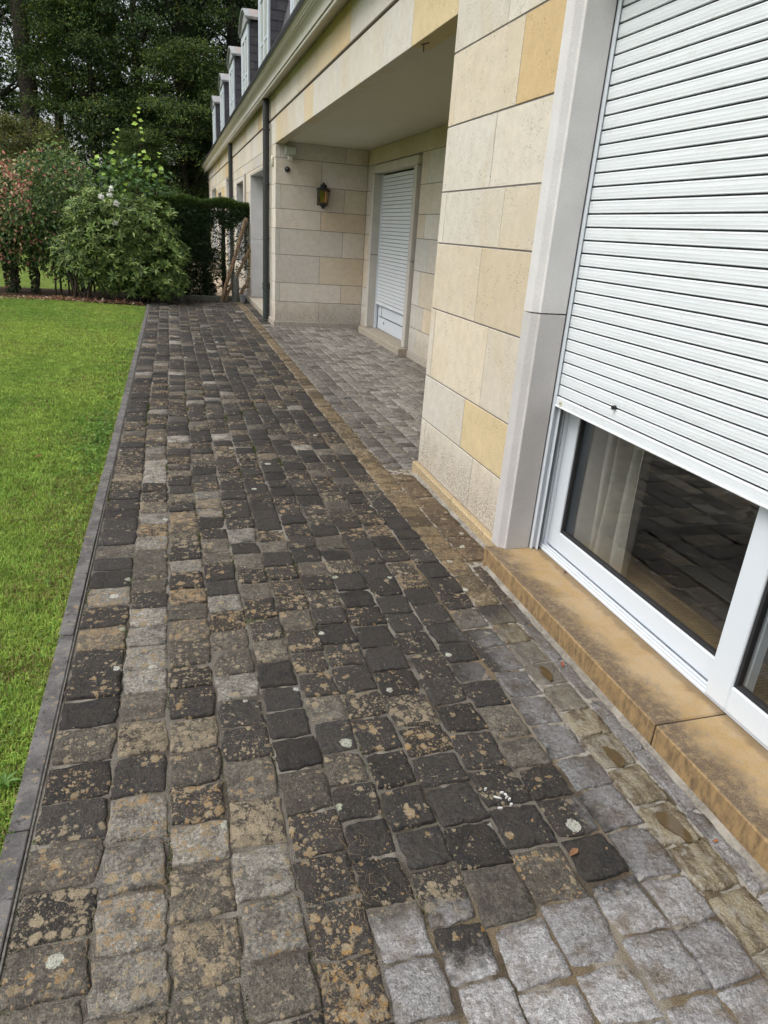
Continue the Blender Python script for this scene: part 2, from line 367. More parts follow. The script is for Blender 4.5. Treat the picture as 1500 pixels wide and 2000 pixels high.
def mat_glass():
    """thin pane: mirror reflection by Fresnel, the rest passes straight through"""
    t = NT('window_glass'); t.N.remove(t.b)
    tr = t.new('ShaderNodeBsdfTransparent'); tr.inputs['Color'].default_value = (0.90, 0.915, 0.91, 1)
    gl = t.new('ShaderNodeBsdfGlossy'); gl.inputs['Roughness'].default_value = 0.004; gl.inputs['Color'].default_value = (1, 1, 1, 1)
    lw = t.new('ShaderNodeLayerWeight'); lw.inputs['Blend'].default_value = 0.5
    fr = t.math('ADD', t.math('MULTIPLY', t.math('POWER', lw.outputs['Facing'], 5.0), 0.90), 0.095)
    mx = t.new('ShaderNodeMixShader'); t.L.new(fr, mx.inputs[0]); t.L.new(tr.outputs[0], mx.inputs[1]); t.L.new(gl.outputs[0], mx.inputs[2])
    t.L.new(mx.outputs[0], t.out.inputs[0]); return t.m
def mat_slate():
    t = NT('slate'); p = t.pos(); oi = t.new('ShaderNodeObjectInfo'); n = t.noise(p, 60, 4, 0.6)
    c = scale_col(t, t.mix(oi.outputs['Random'], (0.050, 0.048, 0.060), (0.085, 0.080, 0.092)), t.lin(n, 0.3, 0.7, 0.75, 1.25))
    c = t.mix(t.step(t.noise(p, 7, 3), 0.52, 0.66, 0, 0.5), c, (0.11, 0.10, 0.085))
    return t.done(c, 0.5, t.bump(n, 0.3, 0.004), 0.4)
def mat_leaf(name, rough=0.5, trans=0.3, spec=0.35):
    t = NT(name); a = t.attr('col'); n = t.noise(t.pos(), 9, 2)
    c = scale_col(t, a.outputs['Color'], t.lin(n, 0.3, 0.7, 0.75, 1.25))
    t.done(c, rough, None, spec)
    tr = t.new('ShaderNodeBsdfTranslucent'); t.L.new(scale_col(t, c, 1.1), tr.inputs['Color'])
    mx = t.new('ShaderNodeMixShader'); mx.inputs[0].default_value = trans
    t.L.new(t.b.outputs[0], mx.inputs[1]); t.L.new(tr.outputs[0], mx.inputs[2]); t.L.new(mx.outputs[0], t.out.inputs[0])
    return t.m
def mat_bark(name, a, b, sc=(14, 14, 2.5)):
    t = NT(name); p = t.pos(); n = t.noise(t.mapped(p, sc), 1.5, 5, 0.65)
    c = t.mix(t.step(n, 0.35, 0.65), a, b); return t.done(c, 0.9, t.bump(n, 0.8, 0.02), 0.2)
def mat_ground(name, a, b, scale=4, bs=0.5, c3=None):
    t = NT(name); p = t.pos(); n = t.noise(p, scale, 5, 0.65); nf = t.noise(p, scale*30, 3, 0.6)
    c = t.mix(t.step(n, 0.35, 0.65), a, b); c = scale_col(t, c, t.lin(nf, 0.25, 0.75, 0.7, 1.3))
    if c3: c = t.mix(t.step(t.noise(p, scale*0.5, 3), 0.52, 0.66, 0, 0.8), c, c3)
    return t.done(c, 0.95, t.bump(nf, bs, 0.01), 0.1)

M['stone'] = mat_wallstone(); M['jamb'] = mat_jamb(); M['sill'] = mat_sill()
M['wjoint'] = mat_plain('wall_joint', (0.20, 0.185, 0.185), 0.9, 60, 0.15, 0.2)
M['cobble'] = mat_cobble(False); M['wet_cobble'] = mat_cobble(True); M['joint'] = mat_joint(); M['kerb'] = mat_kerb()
M['alu'] = mat_shutter(); M['pvc'] = mat_pvc(); M['glass'] = mat_glass(); M['slate'] = mat_slate()
M['plaster'] = mat_plain('painted_plaster', (0.62, 0.585, 0.51), 0.85, 1.2, 0.08, 0.05, tint=(0.50, 0.49, 0.40))
M['render'] = mat_plain('pale_render', (0.50, 0.46, 0.38), 0.85, 2.0, 0.08, 0.1)
M['cornice'] = mat_plain('cornice_stone', (0.56, 0.53, 0.47), 0.8, 3.0, 0.08, 0.1, tint=(0.50, 0.46, 0.38))
M['black'] = mat_plain('black_metal', (0.018, 0.019, 0.020), 0.45, 40, 0.3, 0.1, 0.001, 0.45)
M['pipe'] = mat_plain('dark_pipe', (0.028, 0.031, 0.031), 0.5, 30, 0.3, 0.1, 0.001, 0.4)
M['iron'] = mat_plain('green_black_iron', (0.028, 0.038, 0.036), 0.6, 30, 0.4, 0.2, 0.001, 0.35)
M['groove'] = mat_plain('string_moulding', (0.14, 0.105, 0.085), 0.85, 20, 0.25, 0.1)
M['dark'] = mat_plain('dark_rubber', (0.02, 0.02, 0.022), 0.6, 30, 0.2, 0)
M['greyp'] = mat_plain('grey_plastic', (0.42, 0.43, 0.38), 0.5, 20, 0.1, 0)
M['ivory'] = mat_plain('ivory_plastic', (0.55, 0.53, 0.44), 0.5, 20, 0.1, 0)
M['tinglass'] = mat_plain('floodlight_glass', (0.42, 0.44, 0.38), 0.2, 20, 0.1, 0, spec=0.6)
M['amber'] = mat_plain('amber_lamp_glass', (0.14, 0.095, 0.048), 0.15, 12, 0.3, 0, spec=0.6)
M['reflector'] = mat_plain('lamp_tube', (0.75, 0.68, 0.45), 0.4, 12, 0.1, 0)
M['curtain'] = mat_plain('curtain_fabric', (0.44, 0.41, 0.36), 0.9, 30, 0.08, 0.1)
M['parquet'] = mat_plain('dark_floor', (0.055, 0.042, 0.032), 0.35, 8, 0.35, 0.05)
M['grille'] = mat_plain('bronze_grille', (0.16, 0.115, 0.065), 0.5, 20, 0.15, 0.05)
M['room'] = mat_plain('room_wall', (0.30, 0.28, 0.25), 0.9, 3, 0.1, 0)
M['carpet'] = mat_plain('grey_carpet', (0.17, 0.155, 0.13), 0.95, 90, 0.2, 0.2)
M['leaf'] = mat_leaf('leaf'); M['gloss_leaf'] = mat_leaf('glossy_leaf', 0.45, 0.14, 0.22); M['grass'] = mat_leaf('grass_blade', 0.6, 0.35, 0.2)
M['far_leaf'] = mat_leaf('tree_leaf', 0.6, 0.38, 0.2)
M['bark'] = mat_bark('bark', (0.030, 0.025, 0.020), (0.085, 0.072, 0.058))
M['stem'] = mat_bark('stem_bark', (0.025, 0.022, 0.016), (0.07, 0.055, 0.04))
M['wood'] = mat_bark('weathered_wood', (0.075, 0.048, 0.028), (0.20, 0.14, 0.085), (30, 30, 3))
M['soil'] = mat_ground('soil', (0.028, 0.020, 0.013), (0.060, 0.042, 0.026), 5)
M['lawn'] = mat_ground('lawn_soil', (0.085, 0.13, 0.024), (0.13, 0.175, 0.036), 2.5)
M['floor'] = mat_ground('woodland_floor', (0.020, 0.024, 0.010), (0.045, 0.038, 0.020), 0.8)
M['gravel'] = mat_ground('gravel', (0.30, 0.24, 0.17), (0.42, 0.35, 0.26), 9, 0.8)
M['concrete'] = mat_plain('old_concrete', (0.10, 0.10, 0.085), 0.9, 25, 0.3, 0.4)
M['pot'] = mat_plain('grey_pot', (0.16, 0.165, 0.16), 0.6, 25, 0.2, 0.1)

# ------------------------------------------------------------------ setting: ground, lawn, path
ground = tag(put('ground', [(-160, -60, -0.30), (160, -60, -0.30), (160, 260, -0.30), (-160, 260, -0.30)], [(0, 1, 2, 3)], M['floor']), kind='structure')
def sheet(name, pts, z, mat):
    return tag(put(name, [(x, y, z) for x, y in pts], [tuple(range(len(pts)))], mat, origin=(pts[0][0], pts[0][1], z)), kind='structure')
lawn = sheet('lawn', [(-60, -20), (-0.5, -20), (-0.5, 14.5), (-2.0, 15.3), (-9, 15.8), (-9, 17.0), (1.2, 17.0), (1.2, 17.6), (-1.5, 40), (-60, 44)], -0.020, M['lawn'])
bed = sheet('planting_bed', [(-0.46, 14.35), (-0.1, 15.9), (1.62, 15.95), (1.62, 17.0), (-9, 17.1), (-9, 15.7), (-2.3, 15.12), (-1.2, 14.62)], -0.010, M['soil'])
gravel = sheet('gravel_drive', [(-0.3, 17.05), (1.66, 17.05), (1.66, 33), (-0.6, 33)], -0.006, M['gravel'])
path = tag(put('path', [(-0.45, -1.0, -0.009), (3.2, -1.0, -0.009), (3.2, 15.95, -0.009), (-0.45, 15.95, -0.009)], [(0, 1, 2, 3)], M['joint']), kind='structure')

def project(P):
    d = np.asarray(P, float) - np.array([0, 0, CAM_H]); z = d @ CF
    return 750 + F_PX*(d @ CR)/z, 1000 - F_PX*(d @ CU)/z, z

def cobble_mesh(cx, cy, w, l, n, rng, tilt=1.0):
    """one sett: rounded uneven top, skirt below. returns verts, quad array"""
    u = np.array([-1, -.95, -.78, -.47, -.16, .16, .47, .78, .95, 1.0]) if n == 10 else np.array([-1, -.93, -.4, .4, .93, 1.0]); uu, vv = np.meshgrid(u, u, indexing='xy')
    r = rng.uniform(0.02, 0.10)
    x = uu*np.sqrt(1 - r*vv**2); y = vv*np.sqrt(1 - r*uu**2)
    ang = np.arctan2(vv, uu); m = np.maximum(abs(uu), abs(vv))
    ph = rng.uniform(0, 6.28, 4); wob = 1 + m**3*(0.030*np.sin(3*ang+ph[0]) + 0.025*np.sin(5*ang+ph[1]) + 0.018*np.sin(9*ang+ph[2]) + 0.016*np.sin(14*ang+ph[3]))
    sk = rng.uniform(-0.05, 0.05)
    x = (x + sk*y)*wob; y = (y + rng.uniform(-0.06, 0.06)*x)*wob
    if n > 6: x = x + rng.normal(0, 0.014, x.shape)*(m > 0.94); y = y + rng.normal(0, 0.014, y.shape)*(m > 0.94)
    z = rng.normal(0, 0.0022) + tilt*(rng.normal(0, 0.002)*uu + rng.normal(0, 0.002)*vv) - 0.0045*(m > 0.99) - 0.0010*m**8 - 0.0008*(uu**2+vv**2)
    if n > 6: z = z + rng.normal(0, 0.0013, z.shape)
    top = np.stack([cx + x*w/2, cy + y*l/2, z], -1).reshape(-1, 3)
    ring = [j for j in range(n)] + [i*n+n-1 for i in range(1, n)] + [(n-1)*n+j for j in range(n-2, -1, -1)] + [i*n for i in range(n-2, 0, -1)]
    sk_v = top[ring].copy(); sk_v[:, 0] = cx + (sk_v[:, 0]-cx)*1.02; sk_v[:, 1] = cy + (sk_v[:, 1]-cy)*1.02; sk_v[:, 2] = -0.030
    V = np.concatenate([top, sk_v]); F = []
    for i in range(n-1):
        for j in range(n-1): F.append((i*n+j, i*n+j+1, (i+1)*n+j+1, (i+1)*n+j))
    k = len(ring); b = n*n
    for i in range(k): F.append((ring[(i+1) % k], ring[i], b+i, b+(i+1) % k))
    return V, np.array(F)

COLS = [-0.443, -0.257, -0.092, 0.075, 0.238, 0.392, 0.540, 0.690, 0.848, 1.000, 1.150, 1.298, 1.443]
def xb(b, y):
    if b <= -0.43 or b >= 1.44: return b
    return b + 0.008*math.sin(0.9*y+b*5) + 0.004*math.sin(2.3*y+b*11)
cobs = []          # (cx, cy, w, l, tint, prop)
def tint_for(x, y, rng, col):
    u = rng.random(); left = max(0.0, min(1.0, (0.32-x)/0.25))*(0.45 if x < -0.25 else 1.0); nearf = max(0.0, 1-y/9.0)
    lich = rng.choice([rng.uniform(-0.20, 0.12), rng.uniform(0.05, 0.42), rng.uniform(0.45, 0.85)], p=[0.33, 0.45, 0.22]) - 0.18*(1-nearf)
    lich += left*nearf*0.42
    if y < 1.5 and x < 0.45: lich += 0.15
    p_pale = 0.025 + 0.24*left*max(0.25, nearf); p_mid = 0.12 + 0.34*left*max(0.35, nearf)
    if u < p_pale:
        g = rng.uniform(0.13, 0.24); c = np.array([1.0, 0.94, 0.82])*g; lich *= 0.6
    elif u < p_pale + p_mid:
        g = rng.uniform(0.055, 0.11); c = np.array([1.0, 0.90, 0.74])*g
    else:
        g = rng.uniform(0.015, 0.034); c = np.array([1.0, 0.93, 0.87])*g
    return c, min(1.1, lich), 0.0
def lay_column(x0, x1, ya, yb, lmean, kind):
    rng = np.random.default_rng(int(abs(x0)*1000+ya*77)+5)
    y = ya + rng.uniform(0, 0.1)
    while y < yb - 0.06:
        l = lmean*rng.uniform(0.86, 1.14); l = min(l, yb-y)
        a, b = xb(x0, y+l/2), xb(x1, y+l/2)
        g = rng.uniform(0.004, 0.011) if kind != 'porch' else 0.006
        cx, cy, w, ln = (a+b)/2 + rng.normal(0, 0.002), y+l/2, (b-a)-g, l-rng.uniform(0.004, 0.012)
        c, lich, olive = tint_for(cx, cy, rng, kind)
        if kind == 'olive':
            olive = 1.0; 
            if cy > 2.6: c = np.array([0.125, 0.092, 0.052])*rng.uniform(0.45, 1.3); lich = rng.uniform(0, 0.6)
        elif kind == 'house':
            c = np.array([0.065, 0.05, 0.04])*rng.uniform(0.7, 1.3); lich = 0.15
            if cy > 2.95: c = np.array([0.10, 0.070, 0.042])*rng.uniform(0.6, 1.2)
        elif kind == 'porch':
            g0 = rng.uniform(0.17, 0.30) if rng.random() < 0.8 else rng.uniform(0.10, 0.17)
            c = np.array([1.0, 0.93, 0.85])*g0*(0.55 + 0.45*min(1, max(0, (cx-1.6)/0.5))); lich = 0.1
        cobs.append((cx, cy, w, ln, c, (lich, olive, rng.random())))
        y += l
for i in range(len(COLS)-1):
    kind = 'olive' if i == len(COLS)-2 else 'path'
    lay_column(COLS[i], COLS[i+1], 0.38, 15.9, 0.157, kind)
lay_column(1.447, 1.508, 0.38, 2.93, 0.26, 'house')
lay_column(1.447, 1.606, 2.95, 4.42, 0.15, 'house')
lay_column(1.447, 1.62, 12.2, 15.9, 0.155, 'path')
xx = 1.447
while xx < 3.1:
    lay_column(xx, xx+0.138, 4.45, 12.06, 0.140, 'porch'); xx += 0.138
size = []
for (cx, cy, w, l, c, pp) in cobs:
    px, py, z = project((cx, cy, 0))
    vis = (-60 < px < 1560) and (-60 < py < 2060) and not (cx > 1.45 and px > 806 + (4.4-cy)*0 and cy > 4.45 and px > 828)
    size.append(w*l*(CAM_H/max(z, .1))/max(z, .1)**2 if vis else 0.0)
order = np.argsort(size)[::-1]; near_ids = set(order[:300].tolist())
far = {False: [[], [], [], [], 0], True: [[], [], [], [], 0]}
crng = np.random.default_rng(11)
for i, (cx, cy, w, l, c, pp) in enumerate(cobs):
    n = 10 if i in near_ids else 6
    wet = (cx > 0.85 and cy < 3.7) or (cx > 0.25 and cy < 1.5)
    V, F = cobble_mesh(cx, cy, w, l, n, crng)
    T = np.tile(np.append(c, 1.0), (len(V), 1)); P = np.tile(np.append(pp, 1.0), (len(V), 1))
    if i in near_ids:
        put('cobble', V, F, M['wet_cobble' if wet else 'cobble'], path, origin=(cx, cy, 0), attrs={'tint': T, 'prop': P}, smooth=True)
    else:
        g = far[wet]; g[0].append(V); g[1].append(F+g[4]); g[2].append(T); g[3].append(P); g[4] += len(V)
for wet in (False, True):
    g = far[wet]
    if g[4]:
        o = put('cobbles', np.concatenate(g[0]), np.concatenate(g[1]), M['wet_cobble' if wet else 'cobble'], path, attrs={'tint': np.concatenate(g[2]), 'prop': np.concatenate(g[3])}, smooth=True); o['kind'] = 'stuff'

M['fillet'] = mat_plain('pale_fillet', (0.115, 0.108, 0.098), 0.95, 60, 0.6, 0.6, 0.003)
# lawn kerb: short edging stones end to end
kerb = tag(empty('kerb', (-0.485, 0.3, -0.1)), kind='structure'); y = -0.4
krng = random.Random(3)
while y < 14.6:
    l = 1.0; dx = krng.uniform(-0.003, 0.003)
    V, F = cbox((-0.512+dx, y+0.003, -0.10), (-0.455+dx, y+l-0.003, 0.003+krng.uniform(-.001, .001)), 0.003); put('kerb_stone', V, F, M['kerb'], kerb); y += l
V, F = cbox((-0.4535, -0.4, -0.05), (-0.4475, 14.6, -0.002), 0.001); put('mortar_fillet', V, F, M['fillet'], kerb)
bk = tag(empty('bed_kerb', (0.7, 15.95, -0.05)), kind='structure')
for k, x in enumerate(np.arange(-0.4, 1.5, 0.98)):
    V, F = cbox((x, 15.90, -0.05), (min(x+0.975, 1.63), 15.98, 0.085), 0.01); put('kerb_stone', V, F, M['concrete'], bk)
# mortar fillet between setts and house
mrng = np.random.default_rng(4); mp = []
for (xa, ya, yb) in ((1.516, 0.3, 2.93), (1.618, 2.97, 4.40)):
    ys = np.arange(ya, yb, 0.05); n = len(ys); w = mrng.uniform(0.006, 0.020, n)
    V = np.concatenate([np.stack([xa-w, ys, np.full(n, -0.004)], 1), np.stack([xa-w*0.4, ys, mrng.uniform(0.004, 0.012, n)], 1), np.stack([np.full(n, xa+0.004), ys, np.full(n, 0.014)], 1)])
    F = np.array([(r*n+i, (r+1)*n+i, (r+1)*n+i+1, r*n+i+1) for r in range(2) for i in range(n-1)])
    mp.append((V, F))
M['palemortar'] = mat_plain('pale_mortar', (0.17, 0.155, 0.13), 0.95, 70, 0.5, 0.8, 0.004, tint=(0.30, 0.28, 0.24))
for V, F in mp: put('mortar_fillet', V, F, M['palemortar'], path)

# ------------------------------------------------------------------ the house
XF = 1.655                                   # facade plane
ZC = [0.075, 0.405, 0.713, 1.160, 1.565, 1.862, 2.222, 2.603]
CREAM, PALE, TAN, GREY, SAND = (0.57, 0.51, 0.415), (0.56, 0.52, 0.45), (0.50, 0.375, 0.21), (0.50, 0.47, 0.42), (0.54, 0.465, 0.355)
house = empty('house', (1.655, 8.0, 0.0))
tag(house, 'long cream stone house with slate mansard roof, dormers and a recessed porch', 'house')
srng = random.Random(21)
def vary(c, a=0.06):
    k = 1+srng.uniform(-a, a); w = srng.uniform(-0.02, 0.02); return (c[0]*k*(1+w), c[1]*k, c[2]*k*(1-2*w))
def pick(w):
    return srng.choices([CREAM, PALE, TAN, GREY, SAND], w)[0]
def stone_x(parent, y0, y1, z0, z1, col, x=XF, d=0.035, gz=0.0042, gy=0.0027, flip=1):
    jit = srng.uniform(0, 0.0015)
    lo, hi = (x+jit, y0+gy, z0+gz), (x+d, y1-gy, z1-gz)
    if flip < 0: lo, hi = (x-d, y0+gy, z0+gz), (x-jit, y1-gy, z1-gz)
    V, F = cbox(lo, hi, 0.0018); return put('stone', V, F, M['stone'], parent, color=vary(col))
def stone_y(parent, x0, x1, z0, z1, col, y, d=0.035, gz=0.004, gx=0.003):
    jit = srng.uniform(0, 0.0015)
    V, F = cbox((x0+gx, y+jit, z0+gz), (x1-gx, y+d, z1-gz), 0.003); return put('stone', V, F, M['stone'], parent, color=vary(col))

# -- pillar beside the big window
V, F = join(box((XF+0.005, 2.99, 0.0), (1.752, 4.428, 3.5)), box((1.752, 3.08, 0.0), (3.6, 4.428, 3.5)))
pillar = put('pillar_wall', V, F, M['wjoint'], house)
PCOL = [[PALE, CREAM, None], [PALE, (0.58, 0.47, 0.29)], [CREAM, CREAM], [CREAM, SAND], [PALE, CREAM], [PALE, PALE], [CREAM, TAN], [PALE, PALE]]
ztop = ZC + [3.16]
for k in range(8):
    z0, z1 = ztop[k], ztop[k+1]; narrow = (k % 2 == 0)
    split = 3.52 if narrow else 3.725
    a, b = PCOL[k][0], PCOL[k][1]
    if k == 7: narrow, split = False, 3.725
    if narrow: stone_x(pillar, 4.355, 4.44, z0, z1, a); stone_x(pillar, split, 4.355, z0, z1, a)
    else: stone_x(pillar, split, 4.44, z0, z1, a)
    stone_x(pillar, 2.99, split, z0, z1, b)
# porch side of the pillar (faces away from the camera)
for k in range(7):
    z0, z1 = ztop[k], ztop[k+1]; xs = [1.694, 2.4, 3.18] if k % 2 else [1.694, 2.1, 2.75, 3.18]
    for a, b in zip(xs, xs[1:]): stone_y(pillar, a, b, z0, z1, pick((3, 2, 1, 2, 2)), 4.43-0.02, 0.035)
# plinth of the pillar
plinth = put('plinth', *box((1.64, 2.96, -0.02), (1.66, 4.46, 0.05)), M['wjoint'], house)
for y0, y1 in ((2.95, 3.70), (3.70, 4.47)):
    V, F = cbox((1.622, y0+0.002, -0.02), (1.668, y1-0.002, 0.073), 0.006); put('stone', V, F, M['stone'], plinth, color=vary((0.47, 0.37, 0.22)))
# jamb with its rounded arris
jm = empty('window_jamb', (1.6, 2.94, 0.1), house)
for z0, z1, c in ((0.102, 1.303, (0.49, 0.47, 0.46)), (1.309, 2.62, (0.60, 0.585, 0.58))):
    prof = [(1.585, 3.005), (1.585, 2.938), (1.587, 2.933), (1.612, 2.9140), (1.614, 2.9115), (1.617, 2.9030), (1.620, 2.9005), (1.75, 2.900), (1.75, 3.005)]
    n = len(prof); V = [(x, yy, z0) for x, yy in prof] + [(x, yy, z1) for x, yy in prof]
    F = [((i+1) % n, i, n+i, n+(i+1) % n) for i in range(n)] + [tuple(range(n)), tuple(range(n, 2*n))[::-1]]
    put('jamb_stone', V, F, M['jamb'], jm, color=c)
# lintel wall over the big window and the wall behind the viewer
V, F = join(box((XF+0.005, -6.0, 2.62), (2.0, 2.99, 3.5)), box((XF+0.005, -6.0, 0.0), (2.0, -0.85, 2.62)))
nearwall = put('window_wall', V, F, M['wjoint'], house)
for r, (z0, z1) in enumerate(((2.62, 3.16), (3.18, 3.52))):
    y = -6.0
    while y < 2.98:
        l = min(srng.uniform(0.6, 0.8), 2.99-y)
        if l > 0.05: stone_x(nearwall, y, y+l, z0, z1, pick((4, 4, 1, 0, 2)))
        y += max(l, 0.05)
for k in range(7):
    y = -6.0 + (0.35 if k % 2 else 0)
    while y < -0.86:
        l = min(0.66, -0.85-y); stone_x(nearwall, y, y+l, ZC[k], ZC[k+1], pick((4, 4, 1, 0, 2))); y += l+1e-4
for z0, z1 in ((3.18, 3.52),):
    for a, b in ((2.99, 3.72), (3.72, 4.44)): stone_x(pillar, a, b, z0, z1, CREAM)

# -- beam over the porch and frieze to the far end
V, F = join(box((XF+0.005, 4.428, 2.806), (1.785, 12.14, 3.5)))
beam = put('porch_beam', V, F, M['wjoint'], house)
by = [4.44, 5.30, 6.02, 6.74, 7.58, 8.28, 8.95, 9.55, 10.2, 10.9, 11.5, 12.1]
bc = [(0.58, 0.46, 0.275), PALE, PALE, PALE, PALE, PALE, (0.57, 0.47, 0.32), PALE, CREAM, SAND, (0.56, 0.46, 0.30)]
for a, b, c in zip(by, by[1:], bc): V, F = cbox((XF, a+.002, 2.800), (1.795, b-.002, 3.155), 0.003); put('stone', V, F, M['stone'], beam, color=vary(c, 0.03))
fy = [4.44, 5.1, 5.78, 6.46, 7.18, 7.97, 8.79, 9.5, 10.1, 10.8, 11.5, 12.1]
fc = [PALE, PALE, PALE, PALE, (0.56, 0.44, 0.27), (0.57, 0.46, 0.29), SAND, SAND, PALE, PALE, PALE]
for a, b, c in zip(fy, fy[1:], fc): stone_x(beam, a, b, 3.185, 3.53, c)
V, F = extrude_y([(XF-0.006, 3.160), (XF-0.012, 3.168), (XF-0.006, 3.178), (XF+0.02, 3.178), (XF+0.02, 3.160)], -6.0, 32.7)
put('string_course', V, F, M['groove'], house)
# -- far facade with its openings
OPEN = [(13.0, 15.96, 0.0, 2.54), (16.97, 19.35, 0.7, 2.52), (20.9, 22.75, 0.0, 2.77), (25.0, 26.85, 0.7, 2.515), (27.7, 30.55, 0.0, 2.74)]
segs = []; y = 12.14
parts = [box((XF+0.005, 12.14, 2.80), (1.95, 32.7, 3.5))]
for (a, b, zb, zt) in OPEN:
    parts.append(box((XF+0.005, y+0.001, 0), (1.95, a, 2.80))); parts.append(box((XF+0.005, a, zt), (1.95, b, 2.80)))
    if zb > 0: parts.append(box((XF+0.005, a, 0), (1.95, b, zb)))
    parts.append(box((1.95, a-0.2, 0), (2.05, b+0.2, 2.9)))
    segs.append((y, a)); y = b
segs.append((y, 32.7)); parts.append(box((XF+0.005, y, 0), (1.95, 32.7, 2.80)))
V, F = join(*parts); farwall = put('far_wall', V, F, M['wjoint'], house)
def clip_stone(y0, y1, z0, z1, col):
    """stone of the far facade minus openings (split where an opening cuts it)"""
    rects = [(y0, y1, z0, z1)]
    for (a, b, zb, zt) in OPEN:
        out = []
        for (p, q, s, u) in rects:
            if q <= a or p >= b or u <= zb or s >= zt: out.append((p, q, s, u)); continue
            if p < a: out.append((p, a, s, u))
            if q > b: out.append((b, q, s, u))
            pp, qq = max(p, a), min(q, b)
            if u > zt: out.append((pp, qq, max(zt, s), u))
            if s < zb: out.append((pp, qq, s, min(u, zb)))
        rects = out
    for (p, q, s, u) in rects:
        if q-p > 0.03 and u-s > 0.03: stone_x(farwall, p, q, s, u, col, d=0.035)
for k, (z0, z1) in enumerate(list(zip(ZC, ZC[1:])) + [(2.603, 2.80), (2.80, 3.155), (3.185, 3.53)]):
    y = 12.1
    if k >= 8: y = 12.1
    first = True
    while y < 32.69:
        l = srng.uniform(0.55, 0.85) if y < 20 else srng.uniform(0.9, 1.4)
        if k % 2 == 1: l = l*1.0
        if first:
            first = False
            if k < 8 and k % 2 == 0: y = 12.402; continue
            if k < 8:
                stone_x(farwall, 12.1, 12.36, z0, z1, (0.555, 0.52, 0.45), d=0.078); y = 12.36; continue
            l = 0.45
        l = min(l, 32.7-y); clip_stone(y, y+l, z0, z1, pick((2, 6, 0.5, 2, 2) if y < 20 else (2, 4, 1, 1, 3))); y += l
# reveals of the far openings
for (a, b, zb, zt) in OPEN:
    rv = put('opening_reveal', *box((XF+0.004, b-0.004, zb), (1.95, b+0.02, zt)), M['wjoint'], house)
    zs = [max(zb, 0.10), 1.30, zt] if zb < 1.2 else [zb, zt]
    for s, u in zip(zs, zs[1:]): V, F = cbox((XF+0.002, b-0.03, s+0.003), (1.95, b-0.004, u-0.003), 0.003); put('reveal_stone', V, F, M['jamb'], rv, color=(0.50, 0.48, 0.46))
    V, F = cbox((XF+0.001, a, zt-0.02), (1.95, b-0.031, zt), 0.003); put('soffit_stone', V, F, M['jamb'], rv, color=(0.46, 0.43, 0.38))
    if zb == 0.0:
        V, F = cbox((1.60, a, -0.02), (1.98, b+0.3, 0.095), 0.008); put('step', V, F, M['stone'], rv, color=(0.40, 0.37, 0.31))
        V, F = join(*[cbox((1.935, a, 0.1+q*0.2), (1.949, b-0.03, 0.1+q*0.2+0.195), 0.004) for q in range(13) if 0.1+q*0.2+0.195 < zt]); put('garage_panel', V, F, M['pvc'], rv)
    else:
        V, F = box((1.930, a, zb), (1.948, b-0.03, zt-0.02)); put('window_pane', V, F, M['slate'], rv)
        V, F = join(*[cbox((1.905, yy, zb), (1.93, yy+0.06, zt-0.02), 0.004) for yy in (a, (a+b)/2, b-0.092)]); put('window_frame', V, F, M['pvc'], rv)
# moulded architrave of the first far window
V, F = join(cbox((1.600, 16.86, 0.6), (1.654, 16.965, 2.62), 0.012)); put('architrave', V, F, M['jamb'], house, color=(0.52, 0.50, 0.46))
# plinth along the far wall corner
for (y0, y1) in ((12.085, 12.99), (15.96, 16.9)):
    V, F = cbox((1.628, y0, -0.02), (1.66, y1, 0.08), 0.006); put('plinth', V, F, M['stone'], house, color=vary((0.43, 0.40, 0.35)))
# far gable end and body of the house
V, F = join(box((2.05, 12.3, 0.0), (9.0, 32.69, 3.6)), box((3.45, 4.44, 0), (9.0, 12.3, 3.6)), box((1.80, 4.44, 2.95), (3.45, 12.3, 3.6)))
put('house_body', V, F, M['render'], house)

# -- porch: end wall with the lantern, back wall with the door, ceiling
YL, XB = 12.10, 3.18
lampwall = put('porch_end_wall', *box((XF+0.045, YL+0.005, 0.0), (XB+0.3, YL+0.25, 2.84)), M['wjoint'], house)
zl = ZC + [2.836]
for k in range(8):
    z0, z1 = zl[k], zl[k+1]
    xs = [XF, 1.735, 2.80, XB] if k % 2 == 1 else [XF, 2.41, XB]
    if k == 0: xs = [XF, 2.42, XB]
    for i, (a, b) in enumerate(zip(xs, xs[1:])):
        c = vary((0.60, 0.55, 0.485), 0.05)
        if k == 4 and i == 1: c = (0.57, 0.465, 0.35)
        if k in (5,) and i == 2: c = (0.58, 0.52, 0.42)
        if k in (2, 1) and i == len(xs)-2: c = (0.58, 0.505, 0.40)
        if i == 0 and k % 2 == 1: continue
        stone_y(lampwall, a, b, z0, z1, c, YL, 0.30 if (i == 0) else 0.035)
pl = empty('plinth', (2.4, YL, 0), house)
for a, b in ((1.628, 1.735), (1.735, 2.80), (2.80, XB)):
    V, F = cbox((a+.0015, YL-0.022, -0.02), (b-.0015, YL+0.02, 0.078), 0.006); put('stone', V, F, M['stone'], pl, color=vary((0.45, 0.42, 0.37)))
backwall = put('porch_back_wall', *join(box((XB+0.005, 4.42, 0), (XB+0.3, 9.47, 2.84)), box((XB+0.005, 11.5, 0), (XB+0.3, YL+0.01, 2.84)), box((XB+0.005, 9.47, 2.48), (XB+0.3, 11.5, 2.84))), M['wjoint'], house)
